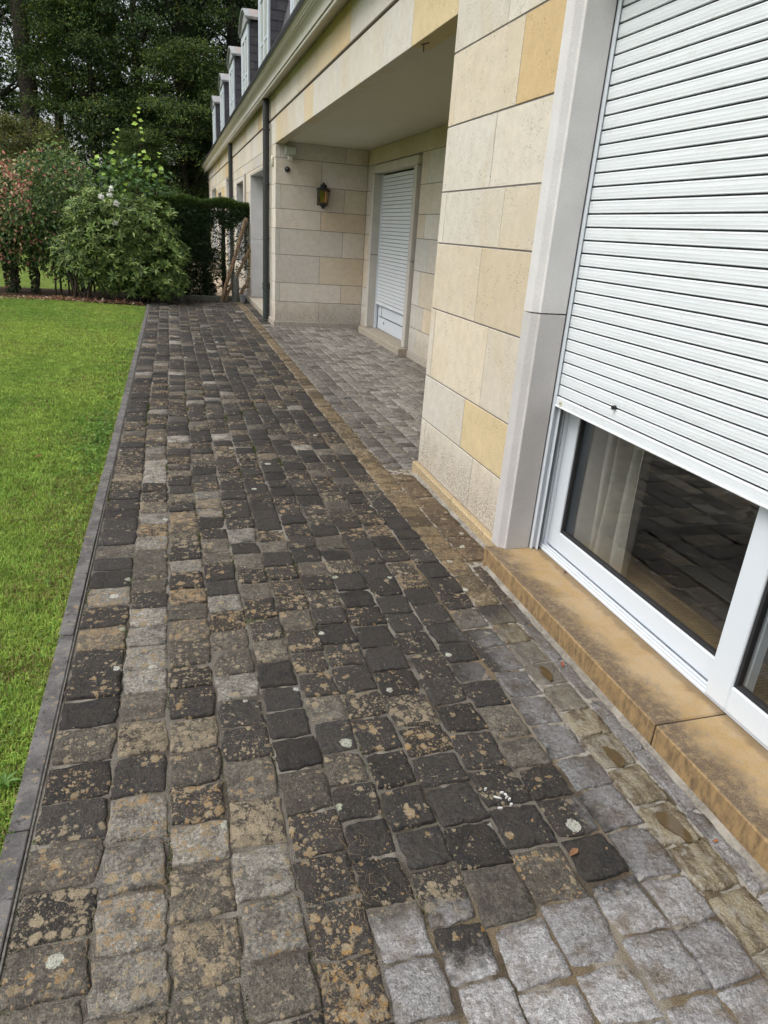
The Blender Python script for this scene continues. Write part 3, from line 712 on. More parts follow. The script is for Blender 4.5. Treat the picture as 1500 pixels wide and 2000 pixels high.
for k in range(8):
    z0, z1 = zl[k], zl[k+1]
    y = YL
    if k == 7: cuts = [12.1, 11.6, 11.0, 10.4, 9.75, 9.0, 8.4, 7.7, 7.0, 6.4, 5.7, 5.0, 4.44]
    else:
        st = 9.36; cuts = [12.1, 11.62]; q = st; off = 0.52 if k % 2 else 0.30
        cuts2 = [st, st-off]
        while cuts2[-1] > 4.6: cuts2.append(max(4.44, cuts2[-1]-srng.uniform(0.55, 0.72)))
        if cuts2[-1] > 4.45: cuts2.append(4.44)
        for a, b in zip(cuts2, cuts2[1:]): stone_x(backwall, b, a, z0, z1, tuple(v*1.12 for v in pick((3, 3, 2, 2, 3))), x=XB)
    for a, b in zip(cuts, cuts[1:]): stone_x(backwall, b, a, z0, z1, tuple(v*1.12 for v in (pick((1, 3, 0.5, 2, 4)) if k < 7 else SAND)), x=XB)
pb = empty('plinth', (XB, 7, 0), house)
for a, b in ((4.44, 6.1), (6.1, 7.7), (7.7, 9.34), (11.63, 12.08)):
    V, F = cbox((XB-0.02, a+.0015, -0.02), (XB+0.03, b-.0015, 0.078), 0.006); put('stone', V, F, M['stone'], pb, color=vary((0.45, 0.42, 0.37)))
put('porch_ceiling', *box((1.79, 4.43, 2.835), (XB+0.2, YL+0.05, 2.94)), M['plaster'], house)
# door surround
ds = empty('door_surround', (3.12, 10.5, 0), house)
for (lo, hi) in (((3.12, 11.48, 0.10), (3.30, 11.60, 1.26)), ((3.12, 11.48, 1.266), (3.30, 11.60, 2.46)), ((3.12, 9.38, 0.10), (3.30, 9.50, 1.26)), ((3.12, 9.38, 1.266), (3.30, 9.50, 2.46))):
    V, F = cbox(lo, hi, 0.010); put('jamb_stone', V, F, M['jamb'], ds, color=(0.50, 0.47, 0.42))
V, F = cbox((3.12, 9.375, 2.465), (3.30, 11.605, 2.575), 0.010); put('lintel_stone', V, F, M['jamb'], ds, color=(0.52, 0.48, 0.40))
V, F = cbox((3.03, 9.33, -0.02), (3.32, 11.66, 0.098), 0.008); put('door_sill', V, F, M['stone'], ds, color=(0.42, 0.38, 0.31))
door = empty('porch_door', (3.30, 10.5, 0.1), house)
V, F = cbox((3.315, 9.50, 0.10), (3.36, 11.48, 2.46), 0.004); put('door_leaf', V, F, M['pvc'], door)
for lo, hi in (((3.306, 9.62, 0.155), (3.318, 11.36, 0.30)), ((3.306, 9.62, 0.315), (3.318, 11.20, 0.47))):
    V, F = cbox(lo, hi, 0.004); put('door_panel', V, F, M['pvc'], door)
V, F = join(box((3.3045, 9.62, 0.303), (3.3085, 11.36, 0.312)), box((3.3045, 11.212, 0.312), (3.3085, 11.222, 0.47))); put('door_groove', V, F, M['dark'], door)
for yy in (11.05, 10.0):
    V, F = tube([(3.300, yy, 0.228), (3.308, yy, 0.228)], 0.018, 10); put('vent_hole', V, F, M['dark'], door)
def slat_profile(x, z, h, bulge=0.0014):
    """roller shutter slat: flat ribbed face with a rolled top edge; the slot below it stays open"""
    g = 0.0064
    pts = [(x+0.008, z+g), (x+0.001, z+g), (x-0.0012, z+g+0.002)]
    for q in range(1, 10):
        u = q/10; pts.append((x - bulge*math.sin(math.pi*u)**0.6 - (0.0003 if q % 3 == 0 else 0.0), z+g+0.002+u*(h-g-0.007)))
    pts += [(x-0.0016, z+h-0.005), (x+0.0005, z+h-0.0012), (x+0.004, z+h), (x+0.008, z+h)]
    return pts
sh2 = empty('porch_roller_shutter', (3.27, 10.5, 0.5), house); z = 0.55
V, F = cbox((3.262, 9.50, 0.495), (3.280, 11.45, 0.548), 0.004); put('bottom_rail', V, F, M['alu'], sh2)
while z < 2.44:
    V, F = extrude_y(slat_profile(3.272, z, 0.054), 9.50, 11.45); put('slat', V, F, M['alu'], sh2); z += 0.054
for a in (11.452, 9.485):
    V, F = cbox((3.255, a, 0.10), (3.30, a+0.028, 2.46), 0.003); put('guide_rail', V, F, M['pvc'], sh2)
V, F = box((3.2795, 9.50, 0.55), (3.284, 11.45, 2.45)); put('backing', V, F, M['dark'], sh2)

# -- big window: sill, roller shutter, sliding doors
sill = empty('window_sill', (1.66, 1.0, 0), house)
for a, b in ((-1.0, 1.513), (1.519, 2.955)):
    V, F = cbox((1.52, a, -0.02), (1.87, b, 0.101), 0.006); put('sill_stone', V, F, M['sill'], sill)
V, F = box((1.532, 1.51, -0.02), (1.86, 1.522, 0.092)); put('sill_joint', V, F, M['dark'], sill)
sh = empty('roller_shutter', (1.775, 1.0, 0.88), house)
z = 0.925; k = 0
Y0, Y1 = -0.80, 2.885
V, F = join(cbox((1.762, Y0, 0.877), (1.778, Y1, 0.925), 0.004), cbox((1.757, Y0, 0.877), (1.768, Y1, 0.885), 0.002)); put('bottom_rail', V, F, M['alu'], sh)
while z < 2.60:
    V, F = extrude_y(slat_profile(1.770, z, 0.0540), Y0, Y1); put('slat', V, F, M['alu'], sh); z += 0.0540
V, F = box((1.7775, Y0, 0.93), (1.7815, Y1, 2.60)); put('backing', V, F, M['dark'], sh)
V, F = tube([(1.7525, 2.42, 0.985), (1.775, 2.42, 0.985)], 0.009, 10); put('hole', V, F, M['dark'], sh)
V, F = cbox((1.758, 2.822, 0.884), (1.764, 2.846, 0.912), 0.002); lk = put('end_stop', V, F, M['ivory'], sh)
for yy in (2.828, 2.838): V, F = tube([(1.7568, yy, 0.90), (1.760, yy, 0.90)], 0.003, 6); put('screw', V, F, M['dark'], lk)
for a, b in ((2.878, 2.899), (-0.83, -0.806)):
    V, F = join(cbox((1.756, a, 0.103), (1.764, b, 2.60), 0.002), cbox((1.784, a-0.012, 0.103), (1.790, b, 2.60), 0.002), cbox((1.756, b-0.004, 0.103), (1.790, b+0.002, 2.60), 0.001)); put('guide_rail', V, F, M['pvc'], sh)
wd = empty('sliding_window', (1.85, 1.0, 0.1), house)
def ybar(x0, x1, y0, y1, z0, z1): return cbox((x0, y0, z0), (x1, y1, z1), 0.004)
V, F = join(ybar(1.835, 1.96, 2.885, 3.06, 0.101, 2.6), ybar(1.828, 1.836, 2.90, 2.945, 0.101, 2.6)); put('outer_frame', V, F, M['pvc'], wd)
V, F = join(ybar(1.812, 1.96, -0.85, 2.98, 0.1015, 0.118), ybar(1.816, 1.824, -0.85, 2.98, 0.118, 0.132), ybar(1.838, 1.846, -0.85, 2.98, 0.118, 0.130)); put('track', V, F, M['pvc'], wd)
def sash(x, y0, y1, st, zb):
    s = empty('sash', (x, (y0+y1)/2, zb), wd)
    d = 0.045
    V, F = join(ybar(x, x+d, y0, y0+st, zb, 2.55), ybar(x, x+d, y1-st, y1, zb, 2.55), ybar(x+0.0006, x+d-0.0006, y0+st, y1-st, zb, zb+0.10), ybar(x+0.0006, x+d-0.0006, y0+st, y1-st, 2.45, 2.55))
    put('sash_frame', V, F, M['pvc'], s)
    g = 0.012
    V, F = join(box((x+0.010, y0+st, zb+0.10), (x+d-0.01, y0+st+g, 2.45)), box((x+0.010, y1-st-g, zb+0.10), (x+d-0.01, y1-st, 2.45)), box((x+0.010, y0+st+g, zb+0.10), (x+d-0.01, y1-st-g, zb+0.10+g)))
    put('gasket', V, F, M['dark'], s)
    V, F = box((x+0.020, y0+st+0.002, zb+0.102), (x+0.026, y1-st-0.002, 2.448)); put('pane', V, F, M['glass'], s)
sash(1.852, 1.50, 2.885, 0.09, 0.131)
sash(1.802+0.0, -0.30, 1.617, 0.105, 0.119)
# room behind
rm = tag(put('room_floor', *box((1.97, -1.0, 0.0), (7.0, 4.0, 0.115)), M['parquet']), kind='structure')
tag(put('room_wall', *join(box((6.9, -1.0, 0.115), (7.0, 3.0, 2.7)), box((1.97, -1.1, 0.115), (7.0, -1.0, 2.7)), box((1.97, 3.0, 0.1), (3.6, 3.075, 2.7)), box((3.6, 3.0, 0.1), (7.0, 3.1, 2.7))), M['room']), kind='structure')
tag(put('room_ceiling', *box((1.97, -1.0, 2.7), (7.0, 3.075, 2.75)), M['room']), kind='structure')
gr = empty('floor_grille', (2.06, 1.2, 0.116)); tag(gr, 'bronze slatted floor grille just inside the sliding window', 'grille')
gV = []
for yy in np.arange(-0.5, 2.95, 0.016): gV.append(box((1.99, yy, 0.1155), (2.16, yy+0.010, 0.124)))
V, F = join(*gV); o = put('slats', V, F, M['grille'], gr); o['kind'] = 'stuff'
V, F = join(box((1.975, -0.5, 0.1155), (1.99, 2.95, 0.126)), box((2.16, -0.5, 0.1155), (2.175, 2.95, 0.126))); put('border', V, F, M['grille'], gr)
rug = tag(put('carpet_strip', *cbox((2.42, -0.9, 0.1155), (2.75, 2.9, 0.121), 0.002), M['carpet']), 'narrow grey carpet strip on the dark floor inside the window', 'carpet')
# curtain: pleated sheet hanging inside the near end of the window
us = np.linspace(0, 1, 70); zs = np.linspace(0.125, 2.6, 14); CV = []
for zz in zs:
    fl = (zz-0.125)/2.475
    for u in us:
        yy = 2.86 - u*(0.42 + 0.02*math.sin(u*9+zz)); amp = 0.040+0.014*math.sin(u*13)
        xx = 2.00 + amp*math.sin(u*30 + 0.5*math.sin(zz*1.3)) + 0.03*u + 0.010*math.sin(zz*5+u*20)*(1-fl)
        CV.append((xx, yy, zz + 0.012*math.sin(u*21)*(1-fl)))
n = len(us); CF_ = np.array([(i*n+j, i*n+j+1, (i+1)*n+j+1, (i+1)*n+j) for i in range(len(zs)-1) for j in range(n-1)])
tag(put('curtain', CV, CF_, M['curtain'], smooth=True), 'long pleated cream curtain behind the half-open shutter', 'curtain')

# -- cornice, gutter, mansard, dormers
prof = [(1.70, 3.53), (XF, 3.53), (1.535, 3.475), (1.505, 3.462), (1.498, 3.470), (1.498, 3.486), (1.512, 3.489), (1.512, 3.497), (1.486, 3.500), (1.486, 3.560), (1.476, 3.580), (1.452, 3.600), (1.430, 3.606), (1.428, 3.615), (1.412, 3.618), (1.410, 3.630), (1.398, 3.636), (1.392, 3.652), (1.375, 3.655), (1.375, 3.668), (1.70, 3.675)]
V, F = extrude_y(prof, -6.0, 32.75); put('cornice', V, F, M['cornice'], house)
V, F = extrude_y([(1.5125, 3.4885), (1.5075, 3.4885), (1.5075, 3.4975), (1.5125, 3.4975)], -6.0, 32.75); put('drip_groove', V, F, M['dark'], house)
V, F = extrude_y([(1.40, 3.6755), (1.368, 3.6555), (1.358, 3.70), (1.362, 3.725), (1.372, 3.725), (1.378, 3.69), (1.50, 3.70), (1.50, 3.6765)], -6.0, 32.75); put('gutter', V, F, M['black'], house)
roofx = lambda z: 1.62 + (z-3.68)*0.26
V, F = join(([(1.55, -6, 3.676), (1.62, -6, 3.70), (2.16, -6, 5.75), (5.5, -6, 6.9), (9.0, -6, 5.7), (9.0, -6, 3.6), (1.55, 32.7, 3.676), (1.62, 32.7, 3.70), (2.16, 32.7, 5.75), (5.5, 32.7, 6.9), (9.0, 32.7, 5.7), (9.0, 32.7, 3.6)],
    [(i, i+6, (i+1) % 6+6, (i+1) % 6) for i in range(6)] + [(0, 1, 2, 3, 4, 5), (11, 10, 9, 8, 7, 6)]))
roof = put('roof', V, F, M['slate'], house)
DY = [27.75, 23.75, 20.3, 17.0, 13.9, 10.4, 6.9]
def dormer(y1):
    d = empty('dormer', (1.62, y1-0.66, 3.7), house); W = 1.32; y0 = y1-W; x = 1.62; yc = (y0+y1)/2
    V, F = box((x+0.012, y0+0.03, 3.66), (2.18, y1-0.03, 5.20)); put('dormer_body', V, F, M['slate'], d)
    # slates on both cheeks
    rows = np.arange(3.72, 5.16, 0.135)
    for side, ys in ((0, y0), (1, y1)):
        for r, z in enumerate(rows):
            xs = np.arange(x+0.013 - (0.1 if r % 2 else 0), 2.16, 0.2)
            for xa in xs:
                a, b = max(xa, x+0.013)+0.003, min(xa+0.197, 2.16)
                if b-a < 0.04 or b < roofx(z)-0.02 and False: continue
                if a > roofx(z+0.1)+0.15: continue
                yy = (y0+0.018, y0+0.028) if side == 0 else (y1-0.028, y1-0.018)
                t0 = 0.006
                if side == 0: V = [(a, yy[0]-t0, z), (b, yy[0]-t0, z), (b, yy[1], z), (a, yy[1], z), (a, yy[0]+0.002, z+0.155), (b, yy[0]+0.002, z+0.155), (b, yy[1], z+0.155), (a, yy[1], z+0.155)]
                else: V = [(a, yy[0], z), (b, yy[0], z), (b, yy[1]+t0, z), (a, yy[1]+t0, z), (a, yy[0], z+0.155), (b, yy[0], z+0.155), (b, yy[1]-0.002, z+0.155), (a, yy[1]-0.002, z+0.155)]
                put('slate', V, box((0, 0, 0), (1, 1, 1))[1], M['slate'], d)
    # white front: pilasters, sill, head
    V, F = join(cbox((x-0.025, y0+0.008, 3.69), (x+0.014, y0+0.17, 5.16), 0.006), cbox((x-0.025, y1-0.17, 3.69), (x+0.014, y1-0.008, 5.16), 0.006), cbox((x-0.05, y0, 3.68), (x+0.013, y1, 3.80), 0.008), cbox((x-0.02, y0+0.17, 4.98), (x+0.012, y1-0.17, 5.16), 0.006))
    put('front_frame', V, F, M['dormerpaint'], d)
    V, F = join(*[cbox((x-0.014, a, 3.80), (x+0.010, a+0.07, 4.98), 0.004) for a in (y0+0.17, yc-0.071, yc+0.001, y1-0.24)], cbox((x-0.012, y0+0.24, 4.35), (x+0.009, y1-0.24, 4.39), 0.004)); put('casement', V, F, M['dormerpaint'], d)
    V, F = box((x-0.002, y0+0.2, 3.80), (x+0.006, y1-0.2, 4.98)); put('pane', V, F, M['tinglass'], d)
    # arched pediment
    n = 14; arch = [(y0-0.06+(W+0.12)*i/n, 5.16 + 0.05 + 0.26*math.sin(math.pi*i/n)) for i in range(n+1)]
    def slab(x0, x1, dz0, dz1, grow):
        V, F = [], []
        for (yy, zz) in arch:
            for xx in (x0, x1):
                V.append((xx, yc+(yy-yc)*grow, zz+dz0)); V.append((xx, yc+(yy-yc)*grow, zz+dz1))
        for i in range(n):
            b = 4*i
            for p, q in ((0, 1), (1, 3), (3, 2), (2, 0)): F.append((b+p, b+q, b+4+q, b+4+p))
        F.append((0, 2, 3, 1)); F.append((4*n, 4*n+1, 4*n+3, 4*n+2)); return V, F
    tymp = [(x-0.03, yy, zz) for yy, zz in arch] + [(x-0.03, y0-0.02, 5.16), (x-0.03, y1+0.02, 5.16)]
    V1 = [(x-0.025, yy, zz) for yy, zz in arch]; V2 = [(x+0.028, yy, zz) for yy, zz in arch]; b1 = [(x-0.025, y0-0.06, 5.16), (x-0.025, y1+0.06, 5.16)]; b2 = [(x+0.028, y0-0.06, 5.16), (x+0.028, y1+0.06, 5.16)]
    V = V1 + V2 + b1 + b2; m = n+1
    F = [(i, i+1, m+i+1, m+i) for i in range(n)] + [tuple(range(m)) + (2*m+1, 2*m), tuple(range(m, 2*m))[::-1] + (2*m+2, 2*m+3)] + [(2*m, 2*m+1, 2*m+3, 2*m+2)]
    put('pediment', V, F, M['pediment'], d)
    V, F = join(slab(x-0.075, x+0.03, -0.01, 0.022, 1.02), slab(x-0.05, x+0.03, -0.036, -0.011, 1.0), cbox((x-0.055, y0-0.04, 5.135), (x+0.029, y1+0.04, 5.172), 0.010)); put('pediment_moulding', V, F, M['pediment'], d)
    V, F = slab(x+0.031, 2.3, -0.02, 0.028, 1.0); put('lead_roof', V, F, M['zinc'], d)
M['dormerpaint'] = mat_plain('dormer_paint', (0.47, 0.52, 0.57), 0.55, 6, 0.08, 0.05)
M['pediment'] = mat_plain('weathered_paint', (0.27, 0.28, 0.285), 0.7, 14, 0.25, 0.1, tint=(0.22, 0.225, 0.225))
M['zinc'] = mat_plain('zinc', (0.27, 0.275, 0.28), 0.5, 12, 0.2, 0.05, tint=(0.30, 0.22, 0.18))
for y1 in DY: dormer(y1)

# ------------------------------------------------------------------ downpipes
def downpipe(y, label, zb=0.02):
    x = 1.588; t = empty('downpipe', (x, y, zb)); tag(t, label, 'downpipe', 'dark downpipes on the facade')
    V, F = tube([(x, y, 0.60), (x, y, 3.485)], 0.054, 16); put('pipe', V, F, M['pipe'], t)
    V, F = lathe((x, y, zb), [(0.056, 0.0), (0.056, 0.52), (0.064, 0.525), (0.064, 0.56), (0.060, 0.565), (0.060, 0.59), (0.066, 0.595), (0.066, 0.625)], 16); put('cast_shoe', V, F, M['iron'], t)
    for z in (0.63, 1.39, 2.24, 3.05):
        b = put('bracket', *join(lathe((x, y, z-0.009), [(0.0585, 0), (0.0605, 0.004), (0.0605, 0.014), (0.0585, 0.018)], 16), cbox((x+0.05, y-0.012, z-0.008), (XF+0.001, y+0.012, z+0.008), 0.002), cbox((x-0.006, y-0.085, z-0.009), (x+0.006, y-0.056, z+0.009), 0.002)), M['pipe'], t)
    return t
downpipe(12.77, 'dark round downpipe beside the porch corner, nearest of the two')
downpipe(20.2, 'dark round downpipe farther down the facade, rising above the hedge')
V, F = tube([(1.640, 12.50, 0.10), (1.640, 12.50, 1.2), (1.642, 12.505, 2.4), (1.640, 12.50, 3.10)], 0.006, 6); tag(put('cable', V, F, M['greyp']), 'thin grey cable running up the wall behind the near downpipe', 'cable')
V, F = lathe((0, 0, 0), [(0.045, 0), (0.05, 0.01), (0.05, 0.028), (0.04, 0.04)], 14)
V = [(1.655-z, 12.36+px*0.8, 2.56+py*1.7) for px, py, z in V]; tag(put('wall_sensor', V, F, M['ivory']), 'small oval ivory sensor on the wall beside the near downpipe', 'sensor')

# ------------------------------------------------------------------ porch fittings
def lantern():
    c = np.array([2.425, YL-0.085, 1.905]); t = empty('wall_lantern', (2.425, YL, 1.905)); tag(t, 'black half-lantern with amber panes on the porch end wall', 'lantern')
    n = 6; a0 = math.pi/6
    put('base_cup', *lathe(c, [(0.012, 0.0), (0.03, 0.008), (0.022, 0.022), (0.045, 0.036), (0.05, 0.055), (0.075, 0.085)], 12), M['black'], t, smooth=False)
    put('cap', *lathe(c, [(0.118, 0.272), (0.122, 0.282), (0.095, 0.300), (0.060, 0.318), (0.052, 0.322), (0.056, 0.340), (0.048, 0.358), (0.020, 0.368), (0.016, 0.376), (0.020, 0.384), (0.006, 0.394)], 12, a0), M['black'], t)
    def ring(r, z): return [np.array([c[0]+r*math.cos(a0+k*math.pi/3), c[1]+r*math.sin(a0+k*math.pi/3), c[2]+z]) for k in range(n)]
    lo, hi = ring(0.070, 0.085), ring(0.108, 0.272)
    bars = [tube([lo[k], hi[k]], 0.0065, 6) for k in range(n)] + [tube([hi[k], hi[(k+1) % n]], 0.007, 6) for k in range(n)] + [tube([lo[k], lo[(k+1) % n]], 0.007, 6) for k in range(n)]
    put('frame', *join(*bars), M['black'], t)
    for k in range(n):
        mid = (lo[k]+lo[(k+1) % n]+hi[k]+hi[(k+1) % n])/4; inn = (c+np.array([0, 0, 0.18])-mid); inn = inn/np.linalg.norm(inn)*0.004
        q = [lo[k], lo[(k+1) % n], hi[(k+1) % n], hi[k]]; V = [p+inn*0.2 for p in q]+[p+inn for p in q]
        put('pane', V, box((0, 0, 0), (1, 1, 1))[1], M['lampglass'], t)
    put('lamp_tube', *tube([(c[0]+0.035, c[1]-0.01, c[2]+0.09), (c[0]+0.035, c[1]-0.01, c[2]+0.26)], 0.016, 10), M['reflector'], t)
    put('back_plate', *cbox((c[0]-0.09, YL-0.014, c[2]+0.05), (c[0]+0.09, YL-0.001, c[2]+0.31), 0.004), M['amber'], t)
    put('arm', *tube([(c[0], YL-0.012, c[2]+0.04), (c[0], c[1], c[2]+0.045)], 0.016, 8), M['black'], t)
def mat_lampglass():
    m = mat_glass(); m.name = 'lantern_pane'
    for nd in m.node_tree.nodes:
        if nd.type == 'BSDF_TRANSPARENT': nd.inputs['Color'].default_value = (0.92, 0.78, 0.52, 1)
    return m
M['lampglass'] = mat_lampglass(); lantern()
t = empty('floodlight', (1.88, YL, 2.60)); tag(t, 'pale square floodlight with motion sensor under the porch ceiling', 'floodlight')
def tilt_box(lo, hi, piv, ang, b=0.006):
    V, F = cbox(lo, hi, b); V = np.array(V); y, z = V[:, 1]-piv[0], V[:, 2]-piv[1]
    V[:, 1] = piv[0]+y*math.cos(ang)-z*math.sin(ang); V[:, 2] = piv[1]+y*math.sin(ang)+z*math.cos(ang); return V, F
put('housing', *tilt_box((1.79, YL-0.13, 2.655), (1.965, YL-0.05, 2.775), (YL-0.06, 2.70), 0.25), M['greyp'], t)
put('lens', *tilt_box((1.805, YL-0.134, 2.668), (1.950, YL-0.129, 2.762), (YL-0.06, 2.70), 0.25, 0.002), M['tinglass'], t)
put('bracket', *cbox((1.85, YL-0.06, 2.60), (1.91, YL-0.001, 2.68), 0.006), M['greyp'], t)
put('motion_sensor', *cbox((1.84, YL-0.10, 2.565), (1.925, YL-0.03, 2.645), 0.018), M['ivory'], t)
V, F = lathe((0, 0, 0), [(0.036, 0), (0.036, 0.018), (0.030, 0.034), (0.018, 0.046), (0.006, 0.050)], 16); V = [(1.845+a, YL-c_, 2.442+b) for a, b, c_ in V]
sc = put('security_camera', V, F, M['black'], smooth=True); tag(sc, 'small dark dome camera on the porch wall below the floodlight', 'camera')
V, F = lathe((0, 0, 0), [(0.045, 0), (0.045, 0.006), (0.037, 0.008)], 16); put('mount_ring', [(1.845+a, YL-c_, 2.442+b) for a, b, c_ in V], F, M['pipe'], sc)
hk = tag(put('ceiling_hook', *join(tube([(1.70, 5.16, 2.80), (1.70, 5.16, 2.752)], 0.004, 6), tube([(1.69, 5.19, 2.797), (1.72, 5.11, 2.797)], 0.003, 6)), M['dark']), 'small dark hook under the stone porch beam', 'hook')

# ------------------------------------------------------------------ planting
def leaf_quads(C, A, Nn, L, W, fold=0.25, curl=0.0):
    """C centres, A long axis, Nn normal (unit), L, W arrays. each leaf: 2 quads sharing a midrib"""
    A = A/np.linalg.norm(A, axis=1, keepdims=True); S = np.cross(A, Nn); S /= np.maximum(np.linalg.norm(S, axis=1, keepdims=True), 1e-6); U = np.cross(S, A)
    L = L[:, None]; W = W[:, None]
    b = C; tip = C + A*L - U*(curl*L); m = C + A*L*0.5
    l = m + S*W*0.5 + U*W*fold; r = m - S*W*0.5 + U*W*fold
    n = len(C); V = np.empty((n*4, 3)); V[0::4] = b; V[1::4] = r; V[2::4] = tip; V[3::4] = l
    i = np.arange(n)*4
    F = np.concatenate([np.stack([i, i+1, i+2], 1), np.stack([i, i+2, i+3], 1)]); return V, F
def unit(n, rng):
    v = rng.normal(size=(n, 3)); return v/np.linalg.norm(v, axis=1, keepdims=True)
def leaf_part(name, C, A, Nn, L, W, colr, mat, parent, origin=None, fold=0.25, curl=0.0):
    V, F = leaf_quads(C, A, Nn, L, W, fold, curl)
    return put(name, V, F, mat, parent, origin=origin, attrs={'col': np.repeat(colr, 4, 0)})
def mixcol(n, rng, cols, probs, jit=0.2):
    c = np.array(cols)[rng.choice(len(cols), n, p=probs)]; return c*(1+rng.uniform(-jit, jit, (n, 1)))

# --- grass blades of the lawn (one mass)
def grass():
    rng = np.random.default_rng(5); P = []
    def zone(y0, y1, dens):
        xl = -0.55 - (y1)*0.235-0.25
        n = int((y1-y0)*(-0.515-xl)*dens); x = np.where(rng.random(n) < 0.02, rng.uniform(-0.53, -0.492, n), rng.uniform(xl, -0.508, n)); y = rng.uniform(y0, y1, n); P.append(np.stack([x, y], 1))
    zone(0.8, 2.6, 24000); zone(2.6, 4.0, 20000); zone(4.0, 6.0, 15000); zone(6.0, 9.0, 9500); zone(9.0, 15.2, 5200)
    for (y0, y1, dn) in ((0.3, 4.0, 7000), (4.0, 9.0, 3500), (9.0, 15.2, 2200)):      # the lawn goes on to the left
        xr = -0.80-0.235*y0; m = int((y1-y0)*1.6*dn); P.append(np.column_stack([rng.uniform(xr-1.6, xr, m), rng.uniform(y0, y1, m)]))
    P = np.concatenate(P); d = P[:, 1]
    keep = ~((P[:, 1] > 14.2+0.40*np.abs(P[:, 0]+0.4)) & (P[:, 0] > -2.6)) & (P[:, 1] < 15.1)
    P = P[keep]; n = len(P); d = P[:, 1]
    sc = np.clip(d/4.2, 0.85, 2.0)
    h = rng.uniform(0.016, 0.036, n)*(1+0.5*np.sin(P[:, 0]*3+P[:, 1]*1.7)*np.sin(P[:, 1]*2.1)*0.5); w = rng.uniform(0.0018, 0.0034, n)*sc
    edge = P[:, 0] > -0.60; h[edge] *= 0.9
    az = rng.uniform(0, 6.283, n); lean = rng.uniform(0.1, 0.95, n)
    dx, dy = np.cos(az), np.sin(az); b = np.column_stack([P, np.full(n, -0.018)])
    side = np.column_stack([-dy, dx, np.zeros(n)])*w[:, None]
    mid = b + np.column_stack([dx*lean*0.35, dy*lean*0.35, np.full(n, 0.62)])*h[:, None]
    tip = b + np.column_stack([dx*lean, dy*lean, 0.95-0.45*lean])*h[:, None]*1.1
    V = np.empty((n*5, 3)); V[0::5] = b-side; V[1::5] = b+side; V[2::5] = mid+side*0.8; V[3::5] = mid-side*0.8; V[4::5] = tip
    i = np.arange(n)*5
    F = np.concatenate([np.stack([i, i+1, i+2], 1), np.stack([i, i+2, i+3], 1), np.stack([i+3, i+2, i+4], 1)])
    # colour: patches of yellow green, fresh green, straw
    def vnoise(X, Y, sc_, seed):
        g = np.random.default_rng(seed).random((64, 64)); u, v = X*sc_+20, Y*sc_+20; i, j = np.floor(u).astype(int), np.floor(v).astype(int); fu, fv = u-i, v-j
        fu, fv = fu*fu*(3-2*fu), fv*fv*(3-2*fv); G = lambda a_, b_: g[a_ % 64, b_ % 64]
        return (G(i, j)*(1-fu)+G(i+1, j)*fu)*(1-fv)+(G(i, j+1)*(1-fu)+G(i+1, j+1)*fu)*fv
    big = vnoise(P[:, 0], P[:, 1]*0.6, 0.9, 1)*0.55+vnoise(P[:, 0], P[:, 1]*0.7, 2.6, 2)*0.30+vnoise(P[:, 0], P[:, 1], 7.0, 3)*0.15
    k = np.clip((big-0.5)*2.2+0.5+rng.normal(0, 0.12, n), 0, 1)[:, None]
    c = np.array([0.155, 0.285, 0.050])*(1-k) + np.array([0.290, 0.400, 0.075])*k
    h_mod = vnoise(P[:, 0], P[:, 1], 3.3, 5)
    near = np.clip((3.2-P[:, 1])/1.6, 0, 1); ed = np.clip((P[:, 0]+0.95)/0.4, 0, 1)
    dry = rng.random(n) < (0.05 + 0.42*ed*np.clip((h_mod-0.25)*2, 0.1, 1)*(0.45+0.55*near) + 0.12*(h_mod > 0.62)); c[dry] = np.array([0.25, 0.20, 0.085])*rng.uniform(0.6, 1.1, (dry.sum(), 1))
    c *= rng.uniform(0.75, 1.25, (n, 1))
    o = put('grass', V, F, M['grass'], attrs={'col': np.repeat(c, 5, 0)}); tag(o, 'short bright green mown lawn grass beside the path', 'grass', kind='stuff')
    # low clover and broad weeds along the kerb
    n = 2600; x = -0.53 - np.abs(rng.normal(0, 0.13, n)); y = rng.uniform(1.0, 9.5, n); kp = rng.random(n) < (0.35+0.65*(np.sin(y*2.7)+np.sin(y*1.1+2) > 0.3)); x, y = x[kp], y[kp]; n = len(x)
    C = np.column_stack([x, y, rng.uniform(-0.005, 0.018, n)]); A = np.column_stack([rng.normal(size=n), rng.normal(size=n), rng.uniform(0.0, 0.5, n)]); Nn = np.column_stack([rng.normal(0, .3, n), rng.normal(0, .3, n), np.ones(n)])
    V, F = leaf_quads(C, A, Nn, rng.uniform(0.010, 0.028, n)*np.clip(y/3, 0.9, 1.8), rng.uniform(0.006, 0.014, n)*np.clip(y/3, 0.9, 1.8))
    col = mixcol(n, rng, [(0.10, 0.22, 0.035), (0.15, 0.24, 0.07), (0.06, 0.13, 0.02)], [.5, .25, .25])
    tag(put('weeds', V, F, M['grass'], attrs={'col': np.repeat(col, 4, 0)}), 'low clover and weeds growing along the lawn kerb', 'weeds', kind='stuff')
grass()
